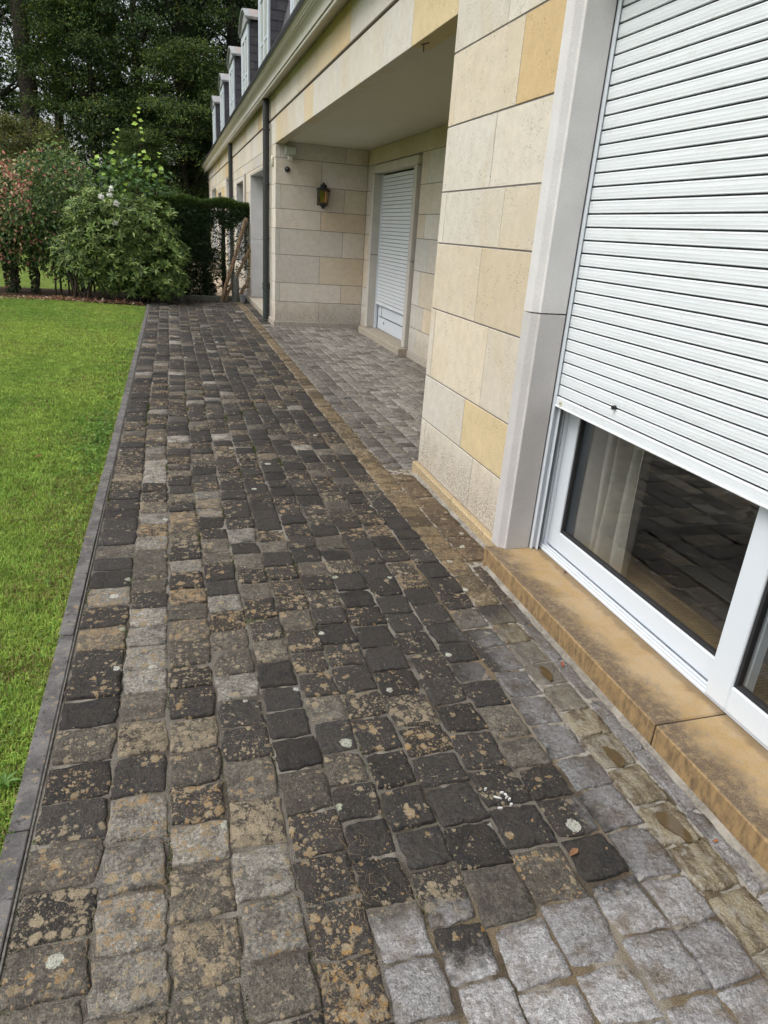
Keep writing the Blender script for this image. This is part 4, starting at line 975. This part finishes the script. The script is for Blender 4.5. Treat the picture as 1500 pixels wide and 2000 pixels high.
# a broad-leaved weed at the kerb
def weed(x, y, label, n=8, s=0.045, seed=1):
    rng = np.random.default_rng(seed); az = np.linspace(0, 6.28, n, endpoint=False)+rng.uniform(-.3, .3, n)
    C = np.column_stack([np.full(n, x), np.full(n, y), np.full(n, 0.0)]); A = np.column_stack([np.cos(az), np.sin(az), rng.uniform(0.25, 0.8, n)])
    V, F = leaf_quads(C, A, np.tile([0, 0, 1.0], (n, 1)), rng.uniform(0.7, 1.2, n)*s, np.full(n, s*0.32), 0.2, 0.2)
    o = put('weed', V, F, M['leaf'], attrs={'col': np.repeat(mixcol(n, rng, [(0.10, 0.20, 0.035)], [1]), 4, 0)}); tag(o, label, 'weed')
weed(-0.556, 1.80, 'bright broad-leaved weed against the near end of the lawn kerb', seed=2)

# --- rhododendron
def rhodo():
    rng = np.random.default_rng(12); t = empty('rhododendron_bush', (-0.95, 15.2, 0)); tag(t, 'large glossy rhododendron bush with a few white blooms at the end of the lawn', 'bush')
    lobes = [(-1.0, 15.35, 1.15, 1.10, 0.9, 0.88), (-0.35, 15.15, 0.65, 0.62, 0.7, 0.60), (-1.55, 15.3, 0.95, 0.65, 0.8, 0.75), (-0.55, 15.3, 1.35, 0.62, 0.7, 0.55), (-0.05, 15.15, 0.35, 0.36, 0.4, 0.33), (-1.5, 15.2, 1.45, 0.45, 0.6, 0.40), (-0.65, 15.35, 0.45, 0.75, 0.6, 0.42), (-1.0, 15.5, 0.8, 0.8, 0.5, 0.7)]
    pts = []
    for (x, y, z, a, b, c) in lobes:
        n = int(230*a*c/0.5); u = unit(n, rng); rr = rng.uniform(0.78, 1.06, (n, 1))*(1+0.13*np.sin(u[:, :1]*5+x*3)+0.10*np.sin(u[:, 2:]*6+u[:, :1]*4+z*5))
        P = np.array([x, y, z]) + u*np.array([a, b, c])*rr; pts.append(np.concatenate([P, u], 1))
    Q = np.concatenate(pts); Q = Q[Q[:, 2] > 0.10]
    low = (Q[:, 2] < 0.55) & (Q[:, 0] < -1.15) & (rng.random(len(Q)) < 0.6); Q = Q[~low]
    C, A, Nn, Ln, Wd = [], [], [], [], []
    for row in Q:
        p, u = row[:3], row[3:]; ax = u*0.5+np.array([0, -0.25, 0.65])+rng.normal(0, 0.25, 3); ax /= np.linalg.norm(ax)
        e1 = np.cross(ax, [0.3, 0.1, 1.0]); e1 /= np.linalg.norm(e1); e2 = np.cross(ax, e1); k = rng.integers(6, 10)
        for j in range(k):
            a = 6.283*j/k + rng.uniform(-.3, .3); dr = e1*math.cos(a)+e2*math.sin(a)
            C.append(p+dr*0.008); A.append(dr+ax*rng.uniform(0.1, 0.7)); Nn.append(ax); Ln.append(rng.uniform(0.10, 0.155)); Wd.append(rng.uniform(0.034, 0.048))
    C, A, Nn = np.array(C), np.array(A), np.array(Nn); n = len(C)
    col = mixcol(n, rng, [(0.080, 0.135, 0.030), (0.150, 0.215, 0.050), (0.042, 0.072, 0.020), (0.25, 0.30, 0.095)], [.38, .34, .18, .10])
    leaf_part('foliage', C, A, Nn, np.array(Ln), np.array(Wd), col, M['gloss_leaf'], t, fold=0.15, curl=0.15)
    st = []
    for k in range(26):
        x = rng.uniform(-1.9, -0.2); y = rng.uniform(15.0, 15.5); tx, ty, tz = x+rng.normal(0, .35), y+rng.normal(0, .2), rng.uniform(0.8, 1.7)
        m = ((x+tx)/2+rng.normal(0, .1), (y+ty)/2, tz*0.5); st.append(tube([(x, y, -0.02), m, (tx, ty, tz)], [0.022, 0.016, 0.008], 6))
    o = put('stems', *join(*st), M['stem'], t)
    # inner dark twigs
    for (bx, bz) in ((-1.02, 2.03), (-0.93, 1.78), (-1.18, 1.87), (-0.98, 1.45), (-1.05, 1.92)):
        m = 40; u = unit(m, rng); C = np.array([bx, 14.55 if bz < 1.9 else 14.8, bz])+u*rng.uniform(0, 0.03, (m, 1)); u2 = unit(m, rng)
        leaf_part('blossom', C, u+0.3*u2, u2, np.full(m, 0.045), np.full(m, 0.035), np.tile([0.80, 0.80, 0.76], (m, 1)), M['leaf'], t)
rhodo()
# --- red and cream leaved climber-covered shrub on bare stems
def red_shrub():
    rng = np.random.default_rng(31); t = empty('red_leaved_shrub', (-2.8, 16.0, 0)); tag(t, 'rounded shrub with pink and green leaves on bare stems beside the lawn', 'shrub')
    lobes = [(-2.9, 16.0, 1.75, 0.95, 0.7, 0.75), (-2.15, 16.1, 1.9, 0.75, 0.6, 0.85), (-3.7, 16.1, 1.5, 0.8, 0.6, 0.7), (-2.4, 15.9, 1.25, 0.7, 0.5, 0.5), (-3.1, 15.9, 1.2, 0.6, 0.5, 0.45), (-2.1, 15.9, 0.75, 0.5, 0.4, 0.5), (-2.9, 15.9, 0.85, 0.7, 0.35, 0.35)]
    P, U = [], []
    for (x, y, z, a, b, c) in lobes:
        n = int(2300*a*c/0.6); u = unit(n, rng); P.append(np.array([x, y, z])+u*np.array([a, b, c])*rng.uniform(0.55, 1.08, (n, 1))); U.append(u)
    P, U = np.concatenate(P), np.concatenate(U); n = len(P)
    green = mixcol(n, rng, [(0.075, 0.14, 0.035), (0.13, 0.20, 0.05), (0.22, 0.26, 0.09), (0.05, 0.10, 0.04)], [.35, .3, .15, .2])
    red = mixcol(n, rng, [(0.48, 0.17, 0.14), (0.50, 0.27, 0.18), (0.46, 0.37, 0.20), (0.34, 0.13, 0.10)], [.35, .3, .25, .1])
    w = np.clip(0.80*(np.clip((-2.4-P[:, 0])/0.35, 0, 1))*np.clip((P[:, 2]-1.4)/0.5, 0.18, 1)*np.clip(1-(P[:, 1]-15.75)/0.5, 0, 1) + 0.05, 0, 1)
    patch = (np.sin(P[:, 0]*9+P[:, 2]*7)+np.sin(P[:, 2]*11-P[:, 0]*4)) > -0.4
    use = (rng.random(n) < w*np.where(patch, 1.1, 0.4)); col = np.where(use[:, None], red, green)
    A = U*0.4+unit(n, rng)*0.6+np.array([0, -0.2, -0.45]); Nn = unit(n, rng)*0.5+np.array([0, -0.6, 0.6])
    leaf_part('foliage', P, A, Nn, rng.uniform(0.06, 0.10, n), rng.uniform(0.034, 0.055, n), col, M['leaf'], t)
    st = []; Ci = []
    for (x, r) in ((-3.12, 0.09), (-2.72, 0.05), (-2.33, 0.02), (-2.24, 0.022), (-1.95, 0.04), (-3.55, 0.06), (-2.08, 0.02)):
        y = 15.95+rng.normal(0, 0.12); st.append(tube([(x, y, -0.02), (x+rng.normal(0, .05), y, 0.35), (x+rng.normal(0, .07), y+0.05, 0.8), (x+rng.normal(0, .12), y, 1.4)], [r, r*0.85, r*0.7, r*0.5], 7))
        if r > 0.03:
            m = int(900*r/0.09); a = rng.uniform(0, 6.28, m); z = rng.uniform(0, 1.2, m); Ci.append(np.column_stack([x+np.cos(a)*r*1.25, y+np.sin(a)*r*1.25, z]))
    for k in range(60):
        x = rng.uniform(-3.4, -1.7); z0 = rng.uniform(0.3, 0.9); st.append(tube([(x, 15.9, z0), (x+rng.normal(0, .15), 15.85, z0+rng.uniform(-.1, .2)), (x+rng.normal(0, .3), 15.8, z0+rng.uniform(-.3, .4))], [0.008, 0.006, 0.003], 4))
    put('stems', *join(*st), M['stem'], t)
    Ci = np.concatenate(Ci); m = len(Ci)
    leaf_part('ivy', Ci, unit(m, rng)+[0, -0.3, -0.5], unit(m, rng)*0.4+[0, -1, 0.3], rng.uniform(0.04, 0.07, m), rng.uniform(0.03, 0.05, m), mixcol(m, rng, [(0.03, 0.055, 0.018), (0.05, 0.08, 0.025), (0.30, 0.16, 0.10)], [.6, .32, .08]), M['leaf'], t)
red_shrub()
# --- shoots
def shoot_shrub(name, label, cx, cy, spread, z0, z1, n, leaf, cols, probs, seed, shoots, shape=0.5):
    rng = np.random.default_rng(seed); t = empty(name, (cx, cy, 0)); tag(t, label, 'shrub')
    u = unit(n, rng); P = np.array([cx, cy, (z0+z1)/2])+u*np.array([spread, 0.55, (z1-z0)/2])*rng.uniform(0.5, 1.05, (n, 1)); A = u*0.5+unit(n, rng)*0.5+[0, -0.25, -0.15]; Nn = unit(n, rng)*0.45+np.array([0, -0.35, 0.85])
    col = mixcol(n, rng, cols, probs); L = rng.uniform(0.75, 1.2, n)*leaf; st = []; sl = leaf*1.25
    SP, SA, SN, SL, SC = [], [], [], [], []
    for (x, z, zb) in shoots:
        lean = rng.normal(0, 0.05); st.append(tube([(x-lean, cy, zb), (x, cy-0.05, z)], [0.010, 0.004], 5)); k = max(6, int((z-zb)/(leaf*0.5)))
        for j in range(k):
            if rng.random() < 0.2: continue
            f = j/(k-1); zz = zb+(z-zb)*f; a = j*2.4+rng.uniform(-.6, .6); SP.append((x-lean*(1-f), cy-0.05*f, zz)); SA.append((math.cos(a), -abs(math.sin(a))*0.5, -0.15)); SN.append((rng.normal(0, .2), -0.8, 0.55)); SL.append(sl*(1.05-0.35*f)*rng.uniform(0.6, 1.25)); SC.append(np.array(cols[-1])*rng.uniform(0.8, 1.2))
    P2 = np.concatenate([P, np.array(SP)]); A2 = np.concatenate([A, np.array(SA)]); N2 = np.concatenate([Nn, np.array(SN)]); L2 = np.concatenate([L, np.array(SL)]); C2 = np.concatenate([col, np.array(SC)])
    leaf_part('foliage', P2, A2, N2, L2, L2*shape, C2, M['leaf'], t, fold=0.12, curl=0.1)
    for k in range(6): x = cx+rng.uniform(-spread, spread)*0.6; st.append(tube([(x, cy, -0.02), (x+rng.normal(0, .08), cy, z1*0.8)], [0.025, 0.010], 6))
    put('stems', *join(*st), M['stem'], t)
shoot_shrub('lime_shrub', 'broad-leaved shrub with upright lime-green shoots behind the rhododendron', -0.75, 16.7, 0.95, 1.35, 2.75, 900, 0.125, [(0.06, 0.13, 0.035), (0.09, 0.17, 0.05), (0.16, 0.27, 0.05), (0.30, 0.45, 0.07)], [.45, .33, .15, .07], 41,
    [(-0.54, 3.62, 2.5), (-0.98, 3.2, 2.5), (-0.15, 2.92, 2.35), (-1.4, 2.75, 2.3)], 0.72)
shoot_shrub('laurel_shrub', 'narrow-leaved shrub with yellow-green tips rising behind the pink shrub', -1.95, 16.6, 0.6, 1.5, 2.75, 1000, 0.075, [(0.045, 0.095, 0.03), (0.08, 0.15, 0.04), (0.20, 0.33, 0.05)], [.5, .35, .15], 42,
    [(-2.22, 3.06, 2.4), (-2.36, 2.93, 2.3), (-2.05, 2.85, 2.3), (-1.95, 2.9, 2.3), (-1.72, 2.78, 2.3), (-2.48, 2.8, 2.2), (-2.12, 2.95, 2.3)], 0.34)
# --- hedge with its thin, see-through end
def hedge():
    rng = np.random.default_rng(51); t = empty('hedge', (0.8, 16.5, 0)); tag(t, 'dark clipped yew hedge, thin and see-through where it meets the house', 'hedge')
    n = 62000; x = rng.uniform(-0.35, 1.66, n); f = rng.integers(0, 3, n); y = np.where(f == 0, 16.12+np.abs(rng.normal(0, .10, n)), rng.uniform(16.12, 16.9, n)); z = np.where(f == 1, 2.0-np.abs(rng.normal(0, .06, n)), rng.uniform(0.02, 2.0, n))
    z += 0.035*np.sin(x*7)*(z > 1.8)
    thin = (x > 0.86+0.06*np.sin(z*9)) & (z < 1.55+0.12*np.sin(x*9)) & (z > 0.02); keep = ~thin | (rng.random(n) < np.where(z < 0.40, 0.02, np.where((x < 1.12) & (z < 1.05), 0.40, 0.13)))
    x, y, z = x[keep], y[keep], z[keep]; n = len(x); P = np.column_stack([x, y, z])
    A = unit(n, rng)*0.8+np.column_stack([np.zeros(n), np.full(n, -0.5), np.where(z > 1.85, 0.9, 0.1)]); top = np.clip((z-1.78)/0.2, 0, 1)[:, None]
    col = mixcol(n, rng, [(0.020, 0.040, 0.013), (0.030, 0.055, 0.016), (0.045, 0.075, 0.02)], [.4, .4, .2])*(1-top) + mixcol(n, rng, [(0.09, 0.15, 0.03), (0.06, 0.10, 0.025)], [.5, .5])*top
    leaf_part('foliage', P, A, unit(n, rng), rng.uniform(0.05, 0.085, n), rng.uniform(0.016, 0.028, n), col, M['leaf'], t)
    st = [tube([(1.12, 16.45, -0.02), (1.10, 16.45, 0.9), (1.13, 16.42, 1.9)], [0.055, 0.05, 0.03], 8), tube([(0.7, 16.5, -0.02), (0.72, 16.5, 1.8)], [0.05, 0.03], 8), tube([(0.3, 16.5, -0.02), (0.28, 16.5, 1.8)], [0.05, 0.03], 8), tube([(-0.1, 16.5, -0.02), (-0.08, 16.5, 1.8)], [0.05, 0.03], 8)]
    for k in range(70):
        x0 = rng.choice([1.12, 0.72, 1.12]); z0 = rng.uniform(0.15, 1.6); a = np.array([x0, 16.45, z0]); b = a+np.array([rng.normal(0, .3), rng.uniform(-.3, .3), rng.uniform(-.2, .35)]); c = b+rng.normal(0, .12, 3); st.append(tube([a, b, c], [0.009, 0.006, 0.002], 4))
    put('branches', *join(*st), M['stem'], t)
hedge()
# --- litter of leaves at the foot of the shrubs
def litter():
    rng = np.random.default_rng(61); n = 1300; x = rng.normal(-1.8, 0.75, n); y = 14.98-0.30*(x+2)*(x > -2)+0.06*(x+2)+rng.normal(0, 0.15, n)
    k = x < -0.6; x, y = x[k], y[k]; n = len(x)
    C = np.column_stack([x, y, rng.uniform(0.0, 0.02, n)]); A = np.column_stack([rng.normal(size=n), rng.normal(size=n), rng.normal(0, .25, n)]); Nn = np.column_stack([rng.normal(0, .35, n), rng.normal(0, .35, n), np.ones(n)])
    V, F = leaf_quads(C, A, Nn, rng.uniform(0.05, 0.09, n), rng.uniform(0.025, 0.045, n)); col = mixcol(n, rng, [(0.20, 0.09, 0.05), (0.33, 0.22, 0.13), (0.55, 0.45, 0.34), (0.12, 0.07, 0.045)], [.4, .25, .1, .25])
    tag(put('leaf_litter', V, F, M['leaf'], attrs={'col': np.repeat(col, 4, 0)}), 'brown and pale fallen leaves along the lawn edge under the shrubs', 'fallen leaves', kind='stuff')
litter()
# --- posts, stump and pot by the hedge
def post(a, b, r, label, seed):
    rng = np.random.default_rng(seed); a, b = np.array(a), np.array(b); path_ = [a+(b-a)*f+rng.normal(0, 0.008, 3)*(0 < f < 1) for f in np.linspace(0, 1, 6)]
    V, F = tube(path_, [r*rng.uniform(0.9, 1.1) for _ in path_], 7); tag(put('wooden_post', V, F, M['wood']), label, 'post')
post((0.99, 15.62, 0.0), (1.57, 15.98, 1.70), 0.042, 'long weathered wooden post leaning against the house beside the hedge', 1)
post((1.06, 15.68, 0.0), (1.63, 15.96, 1.08), 0.034, 'shorter weathered post leaning just below the long one', 2)
post((1.40, 15.80, 0.12), (1.61, 15.95, 0.50), 0.040, 'stub of brown wood slanting above the grey pot', 3)
tag(put('stone_stump', *lathe((1.30, 15.80, -0.01), [(0.085, 0), (0.08, 0.2), (0.082, 0.42), (0.07, 0.52), (0.04, 0.57)], 9), M['concrete']), 'dark rounded stone stump between the leaning posts', 'stump')
pt = tag(put('flower_pot', *lathe((1.435, 15.58, 0.0), [(0.052, 0), (0.068, 0.145), (0.076, 0.147), (0.077, 0.168), (0.068, 0.169), (0.062, 0.11)], 16), M['pot']), 'small grey plastic pot at the foot of the leaning posts', 'pot')
put('potting_soil', *lathe((1.435, 15.58, 0.105), [(0.0615, 0), (0.0615, 0.006)], 16), M['soil'], pt)

# --- fallen leaves near the camera
def fallen(x, y, az, s, col, label, z=0.004):
    V = np.array([(-0.5, 0, 0), (-0.2, 0.20, 0.10), (0.15, 0.22, 0.16), (0.5, 0.02, 0.05), (0.15, -0.2, 0.12), (-0.2, -0.18, 0.16), (-0.2, 0, 0.02), (0.15, 0, 0.03), (-0.75, 0.05, 0.08), (-0.74, 0.08, 0.08)])*s
    c, q = math.cos(az), math.sin(az); W = np.column_stack([x+V[:, 0]*c-V[:, 1]*q, y+V[:, 0]*q+V[:, 1]*c, z+V[:, 2]])
    F = [(0, 6, 1), (6, 7, 2, 1), (7, 3, 2), (0, 5, 6), (6, 5, 4, 7), (7, 4, 3), (0, 8, 9)]
    tag(put('fallen_leaf', W, F, M['leaf'], attrs={'col': np.tile(col, (len(W), 1))}), label, 'leaf', 'fallen leaves')
fallen(1.020, 1.18, 0.4, 0.042, (0.30, 0.16, 0.085), 'curled orange-brown leaf lying on the dark setts')
fallen(1.468, 2.02, 1.2, 0.035, (0.30, 0.11, 0.06), 'reddish leaf caught in the joint beside the sill')
fallen(1.462, 1.12, 0.2, 0.022, (0.38, 0.16, 0.07), 'tiny rust leaf in the gutter strip nearest the camera')
fallen(1.80, 2.60, 1.0, 0.030, (0.13, 0.05, 0.03), 'dark curled leaf on the ochre sill by the window track', z=0.104)
fallen(-0.95, 4.95, 0.7, 0.06, (0.36, 0.19, 0.09), 'brown leaf lying alone on the lawn', z=0.012)
# shallow puddles on the hollow wet setts, and pale curved marks on one sett
def mat_puddle():
    t = NT('puddle_water'); n = t.noise(t.pos(), 40, 3); return t.done(t.mix(n, (0.060, 0.040, 0.018), (0.105, 0.072, 0.034)), 0.06, None, 0.6)
M['puddle'] = mat_puddle()
def puddle(x, y, a, b, az, label, seed):
    rng = np.random.default_rng(seed); n = 26; ph = rng.uniform(0, 6.28, 3); V = [(x, y, 0.0058)]
    for k in range(n):
        g = 6.283*k/n; r = 1+0.12*math.sin(2*g+ph[0])+0.10*math.sin(3*g+ph[1])+0.06*math.sin(7*g+ph[2]); px, py = a*r*math.cos(g), b*r*math.sin(g)
        V.append((x+px*math.cos(az)-py*math.sin(az), y+px*math.sin(az)+py*math.cos(az), 0.0052))
    V += [(p[0], p[1], -0.004) for p in V[1:]]
    F = [(0, 1+k, 1+(k+1) % n) for k in range(n)] + [(1+k, 1+n+k, 1+n+(k+1) % n, 1+(k+1) % n) for k in range(n)]
    tag(put('puddle', V, F, M['puddle']), label, 'puddle', 'puddles on the wet setts')
puddle(1.375, 1.20, 0.026, 0.060, 0.15, 'dark brown oval puddle on a pale sett near the sill joint', 1)
puddle(1.370, 1.50, 0.020, 0.055, 0.1, 'narrow dark puddle on the sett just beyond the oval puddle', 2)
puddle(1.372, 1.98, 0.016, 0.050, 0.05, 'thin dark puddle on a greenish sett beside the far end of the sill', 3)
mk = []
for (dx, dy, az, l, w) in ((0, 0, -0.6, 0.026, 0.0035), (0.022, 0.016, -0.2, 0.012, 0.005), (0.030, 0.006, -1.0, 0.012, 0.005), (0.028, -0.006, 0.4, 0.014, 0.004), (0.034, -0.014, 0.2, 0.010, 0.006), (0.030, -0.034, 0.1, 0.010, 0.006), (-0.022, 0.042, 0.0, 0.010, 0.004), (-0.010, -0.040, -0.3, 0.016, 0.004)):
    x, y = 0.892+dx, 1.418+dy; c_, s_ = math.cos(az), math.sin(az); V = []
    for k in range(8): g = 6.283*k/8; px, py = l/2*math.cos(g), w/2*math.sin(g); V.append((x+px*c_-py*s_, y+px*s_+py*c_, 0.0065))
    V += [(p[0], p[1], -0.003) for p in V]; mk.append((V, [tuple(range(8))]+[(k, 8+k, 8+(k+1) % 8, (k+1) % 8) for k in range(8)]))
M['chalk'] = mat_plain('chalk', (0.55, 0.55, 0.53), 0.9, 200, 0.3, 0.1)
put('chalk_mark', *join(*mk), M['chalk'], path)
# dry root wisps in the joints
def wisps():
    rng = np.random.default_rng(71); parts = []
    for (x, y, m) in ((0.40, 1.19, 34), (0.33, 1.02, 22), (-0.10, 1.30, 10), (0.42, 1.34, 10), (-0.21, 1.2, 8)):
        for k in range(m):
            a = np.array([x+rng.normal(0, .03), y+rng.normal(0, .05), 0.001]); b = a+[rng.normal(0, .014), rng.normal(0, .014), rng.uniform(0.002, 0.010)]; c = b+[rng.normal(0, .014), rng.normal(0, .014), rng.uniform(-0.008, 0.004)]
            parts.append(tube([a, b, c], 0.0005, 3, False))
    tag(put('dry_roots', *join(*parts), M['straw']), 'wisps of dry roots in the joints between near setts', 'roots', kind='stuff')
def moss():
    rng = np.random.default_rng(91); pts = []
    for b in COLS[1:8]:
        ys = rng.uniform(0.7, 7.0, 8)
        for y0 in ys:
            m = int(rng.uniform(15, 60)); y = y0+rng.normal(0, 0.06, m); pts.append(np.column_stack([[xb(b, v) for v in y]+rng.normal(0, 0.004, m), y]))
    m = 500; pts.append(np.column_stack([-0.436+rng.normal(0, 0.006, m), rng.choice([1.25, 1.45, 2.9, 4.2], m)+rng.normal(0, 0.10, m)]))
    P = np.concatenate(pts); n = len(P); C = np.column_stack([P, np.full(n, -0.010)]); A = np.column_stack([rng.normal(0, .7, n), rng.normal(0, .7, n), np.ones(n)])
    sc_ = np.clip(P[:, 1]/3.0, 0.9, 1.5); V, F = leaf_quads(C, A, unit(n, rng), rng.uniform(0.006, 0.013, n)*sc_, rng.uniform(0.003, 0.006, n)*sc_)
    tag(put('moss', V, F, M['grass'], attrs={'col': np.repeat(mixcol(n, rng, [(0.06, 0.085, 0.015), (0.10, 0.12, 0.025), (0.035, 0.05, 0.012)], [.45, .25, .3]), 4, 0)}), 'small tufts of moss in the joints of the path', 'moss', kind='stuff')
moss()
M['straw'] = mat_plain('straw', (0.20, 0.15, 0.09), 0.9, 40, 0.3, 0)
wisps()

# ------------------------------------------------------------------ woodland
def make_tree(seed, H, R, zlow, nclus, nleaf, leaf, palette, probs, lean=0.0):
    rng = np.random.default_rng(seed); parts = []
    trunk = [(0, 0, -0.3)]; x = y = 0.0
    for k in range(1, 7): x += rng.normal(lean*0.1, 0.10); y += rng.normal(0, 0.10); trunk.append((x, y, H*k/6*0.92))
    r0 = 0.020*H+0.08; parts.append(tube(trunk, [r0*1.25]+[r0*(1-0.13*k) for k in range(1, 7)], 9))
    P, Nn, A, Lc = [], [], [], []
    for c in range(nclus):
        f = rng.random()**0.8; zz = zlow+(H-zlow)*f; a = rng.uniform(0, 6.283); prof = (0.35+0.65*math.sin(math.pi*min(1, 0.18+0.80*f)))
        rr = R*prof*math.sqrt(rng.uniform(0.08, 1.0)); cx, cy = rr*math.cos(a), rr*math.sin(a)
        tb = np.array(trunk[min(6, max(1, int(6*(zz-0.12*rr)/H)))]); tip = np.array([cx, cy, zz])
        if rng.random() < 0.45: mid = (tb+tip)/2+np.array([0, 0, 0.12*rr]); parts.append(tube([tb, mid, tip], [0.05+0.01*rr, 0.035, 0.012], 5, False))
        m = int(nleaf*rng.uniform(0.6, 1.4)); s = rng.uniform(0.55, 1.15)
        q = rng.normal(size=(m, 3))*np.array([0.55, 0.55, 0.20])*s; q[:, 2] -= 0.22*(q[:, 0]**2+q[:, 1]**2)
        P.append(tip+q); Nn.append(rng.normal(size=(m, 3))*0.45+np.array([0, 0, 1.0])); out = np.array([math.cos(a), math.sin(a), -0.35]); A.append(rng.normal(size=(m, 3))*0.6+out)
        Lc.append(np.full(m, rng.uniform(0.65, 1.35)))
    P, Nn, A, Lc = map(np.concatenate, (P, Nn, A, Lc)); n = len(P)
    col = mixcol(n, rng, palette, probs, 0.25)*Lc[:, None]
    V, F = leaf_quads(P, A, Nn, rng.uniform(0.7, 1.3, n)*leaf, rng.uniform(0.45, 0.65, n)*leaf, 0.2, 0.1)
    cm = fast_mesh('crown', V, F, {'col': np.repeat(col, 4, 0)}); cm.materials.append(M['far_leaf'])
    tv, tf = join(*parts); tm = fast_mesh('trunk', np.array(tv), tf, None, True); tm.materials.append(M['bark'])
    return tm, cm
G1, G2, G3, YG, OL = (0.050, 0.085, 0.032), (0.080, 0.130, 0.038), (0.034, 0.062, 0.028), (0.17, 0.20, 0.04), (0.13, 0.105, 0.04)
protos = [make_tree(101, 17, 4.2, 2.2, 175, 210, 0.15, [G1, G2, G3], [.4, .35, .25]), make_tree(102, 19, 4.8, 4.0, 130, 210, 0.16, [G1, G2, YG], [.45, .4, .15]),
          make_tree(103, 12, 3.6, 0.8, 190, 210, 0.14, [G2, G1, YG], [.5, .3, .2]), make_tree(104, 8, 3.2, 0.2, 150, 200, 0.13, [OL, G1, YG], [.45, .35, .2]),
          make_tree(105, 21, 3.4, 8.5, 70, 200, 0.15, [G1, G2, YG], [.45, .4, .15])]
SPOTS = [  # x, y, proto, scale, rotation, label
 (-5.75, 37, 4, 1.0, 0.3, 'tall tree with a thick pale bare trunk at the left of the wood'),
 (1.20, 37.5, 4, 0.95, 2.0, 'slim dark bare-trunked tree left of the farthest dormers'),
 (3.1, 38.5, 4, 0.9, 4.0, 'slim dark bare trunk rising just behind the farthest dormers'),
 (-8.2, 40, 1, 1.0, 0.3, 'tall broad tree at the far left edge of the wood'),
 (-3.2, 36, 2, 0.85, 2.2, 'leafy mid-green tree behind the pink shrub'),
 (-1.0, 36.5, 0, 0.8, 3.9, 'dense dark tree directly behind the lime-green shoots'),
 (0.9, 34.5, 2, 0.72, 5.0, 'dark leafy tree rising behind the clipped hedge'),
 (4.6, 39, 0, 1.0, 2.9, 'dark tree partly hidden behind the row of dormers'),
 (7.2, 40, 1, 1.0, 4.1, 'dark tree behind the roof, farthest to the right'),
 (-10.5, 41, 0, 1.0, 5.5, 'dark tree beyond the left end of the shrubs'),
 (-5.0, 31.5, 3, 0.62, 1.0, 'olive-brown bushy tree behind the pink shrub'),
 (-8.6, 33, 3, 0.8, 2.0, 'low olive bushy tree farthest to the left'),
 (-2.2, 45, 1, 1.0, 2.5, 'tall tree deep in the wood above the pink shrub'),
 (1.8, 46, 0, 1.0, 0.2, 'tall tree deep in the wood above the hedge'),
 (-5.6, 47, 0, 0.9, 4.6, 'tall tree deep in the wood behind the thick bare trunk'),
 (5.6, 48, 1, 1.1, 3.3, 'tall tree deep in the wood behind the dormers'),
 (-0.9, 33.0, 2, 0.42, 3.0, 'low dark tree directly behind the lime-green shrub'),
 (2.6, 34.2, 2, 0.55, 1.7, 'low dark tree at the far corner of the house'),
]
for (x, y, k, s, rz, label) in SPOTS:
    t = bpy.data.objects.new('tree', None); COL.objects.link(t); t.location = (x, y, -0.25); t.rotation_euler = (0, 0, rz); t.scale = (s, s, s)
    tag(t, label, 'tree', 'trees of the wood behind the house')
    for nm, me in (('trunk', protos[k][0]), ('crown', protos[k][1])):
        o = bpy.data.objects.new(nm, me); COL.objects.link(o); o.parent = t
# the depth of the wood: one far mass of leaves
def far_wood():
    rng = np.random.default_rng(81); n = 30000
    x = rng.uniform(-26, 26, n); y = 53+rng.uniform(0, 9, n)+0.02*x**2; z = rng.uniform(0, 1, n)**1.9*20
    hole = (np.sin(x*1.3+z*0.7)+np.sin(z*1.1-x*0.6+2)+np.sin(x*2.9-z*2.1)) > 0.55; keep = ~(hole & (z > 6)); P = np.column_stack([x, y, z])[keep]; n = len(P)
    L = rng.uniform(0.28, 0.5, n); V, F = leaf_quads(P, unit(n, rng)+[0, 0, -0.3], unit(n, rng)+[0, -0.5, 0.6], L, L*0.6)
    tag(put('woodland', V, F, M['far_leaf'], attrs={'col': np.repeat(mixcol(n, rng, [G1, G3, G2], [.4, .4, .2], 0.3), 4, 0)}), 'dark mass of leaves deep in the wood behind the trees', 'woodland', kind='stuff')
far_wood()
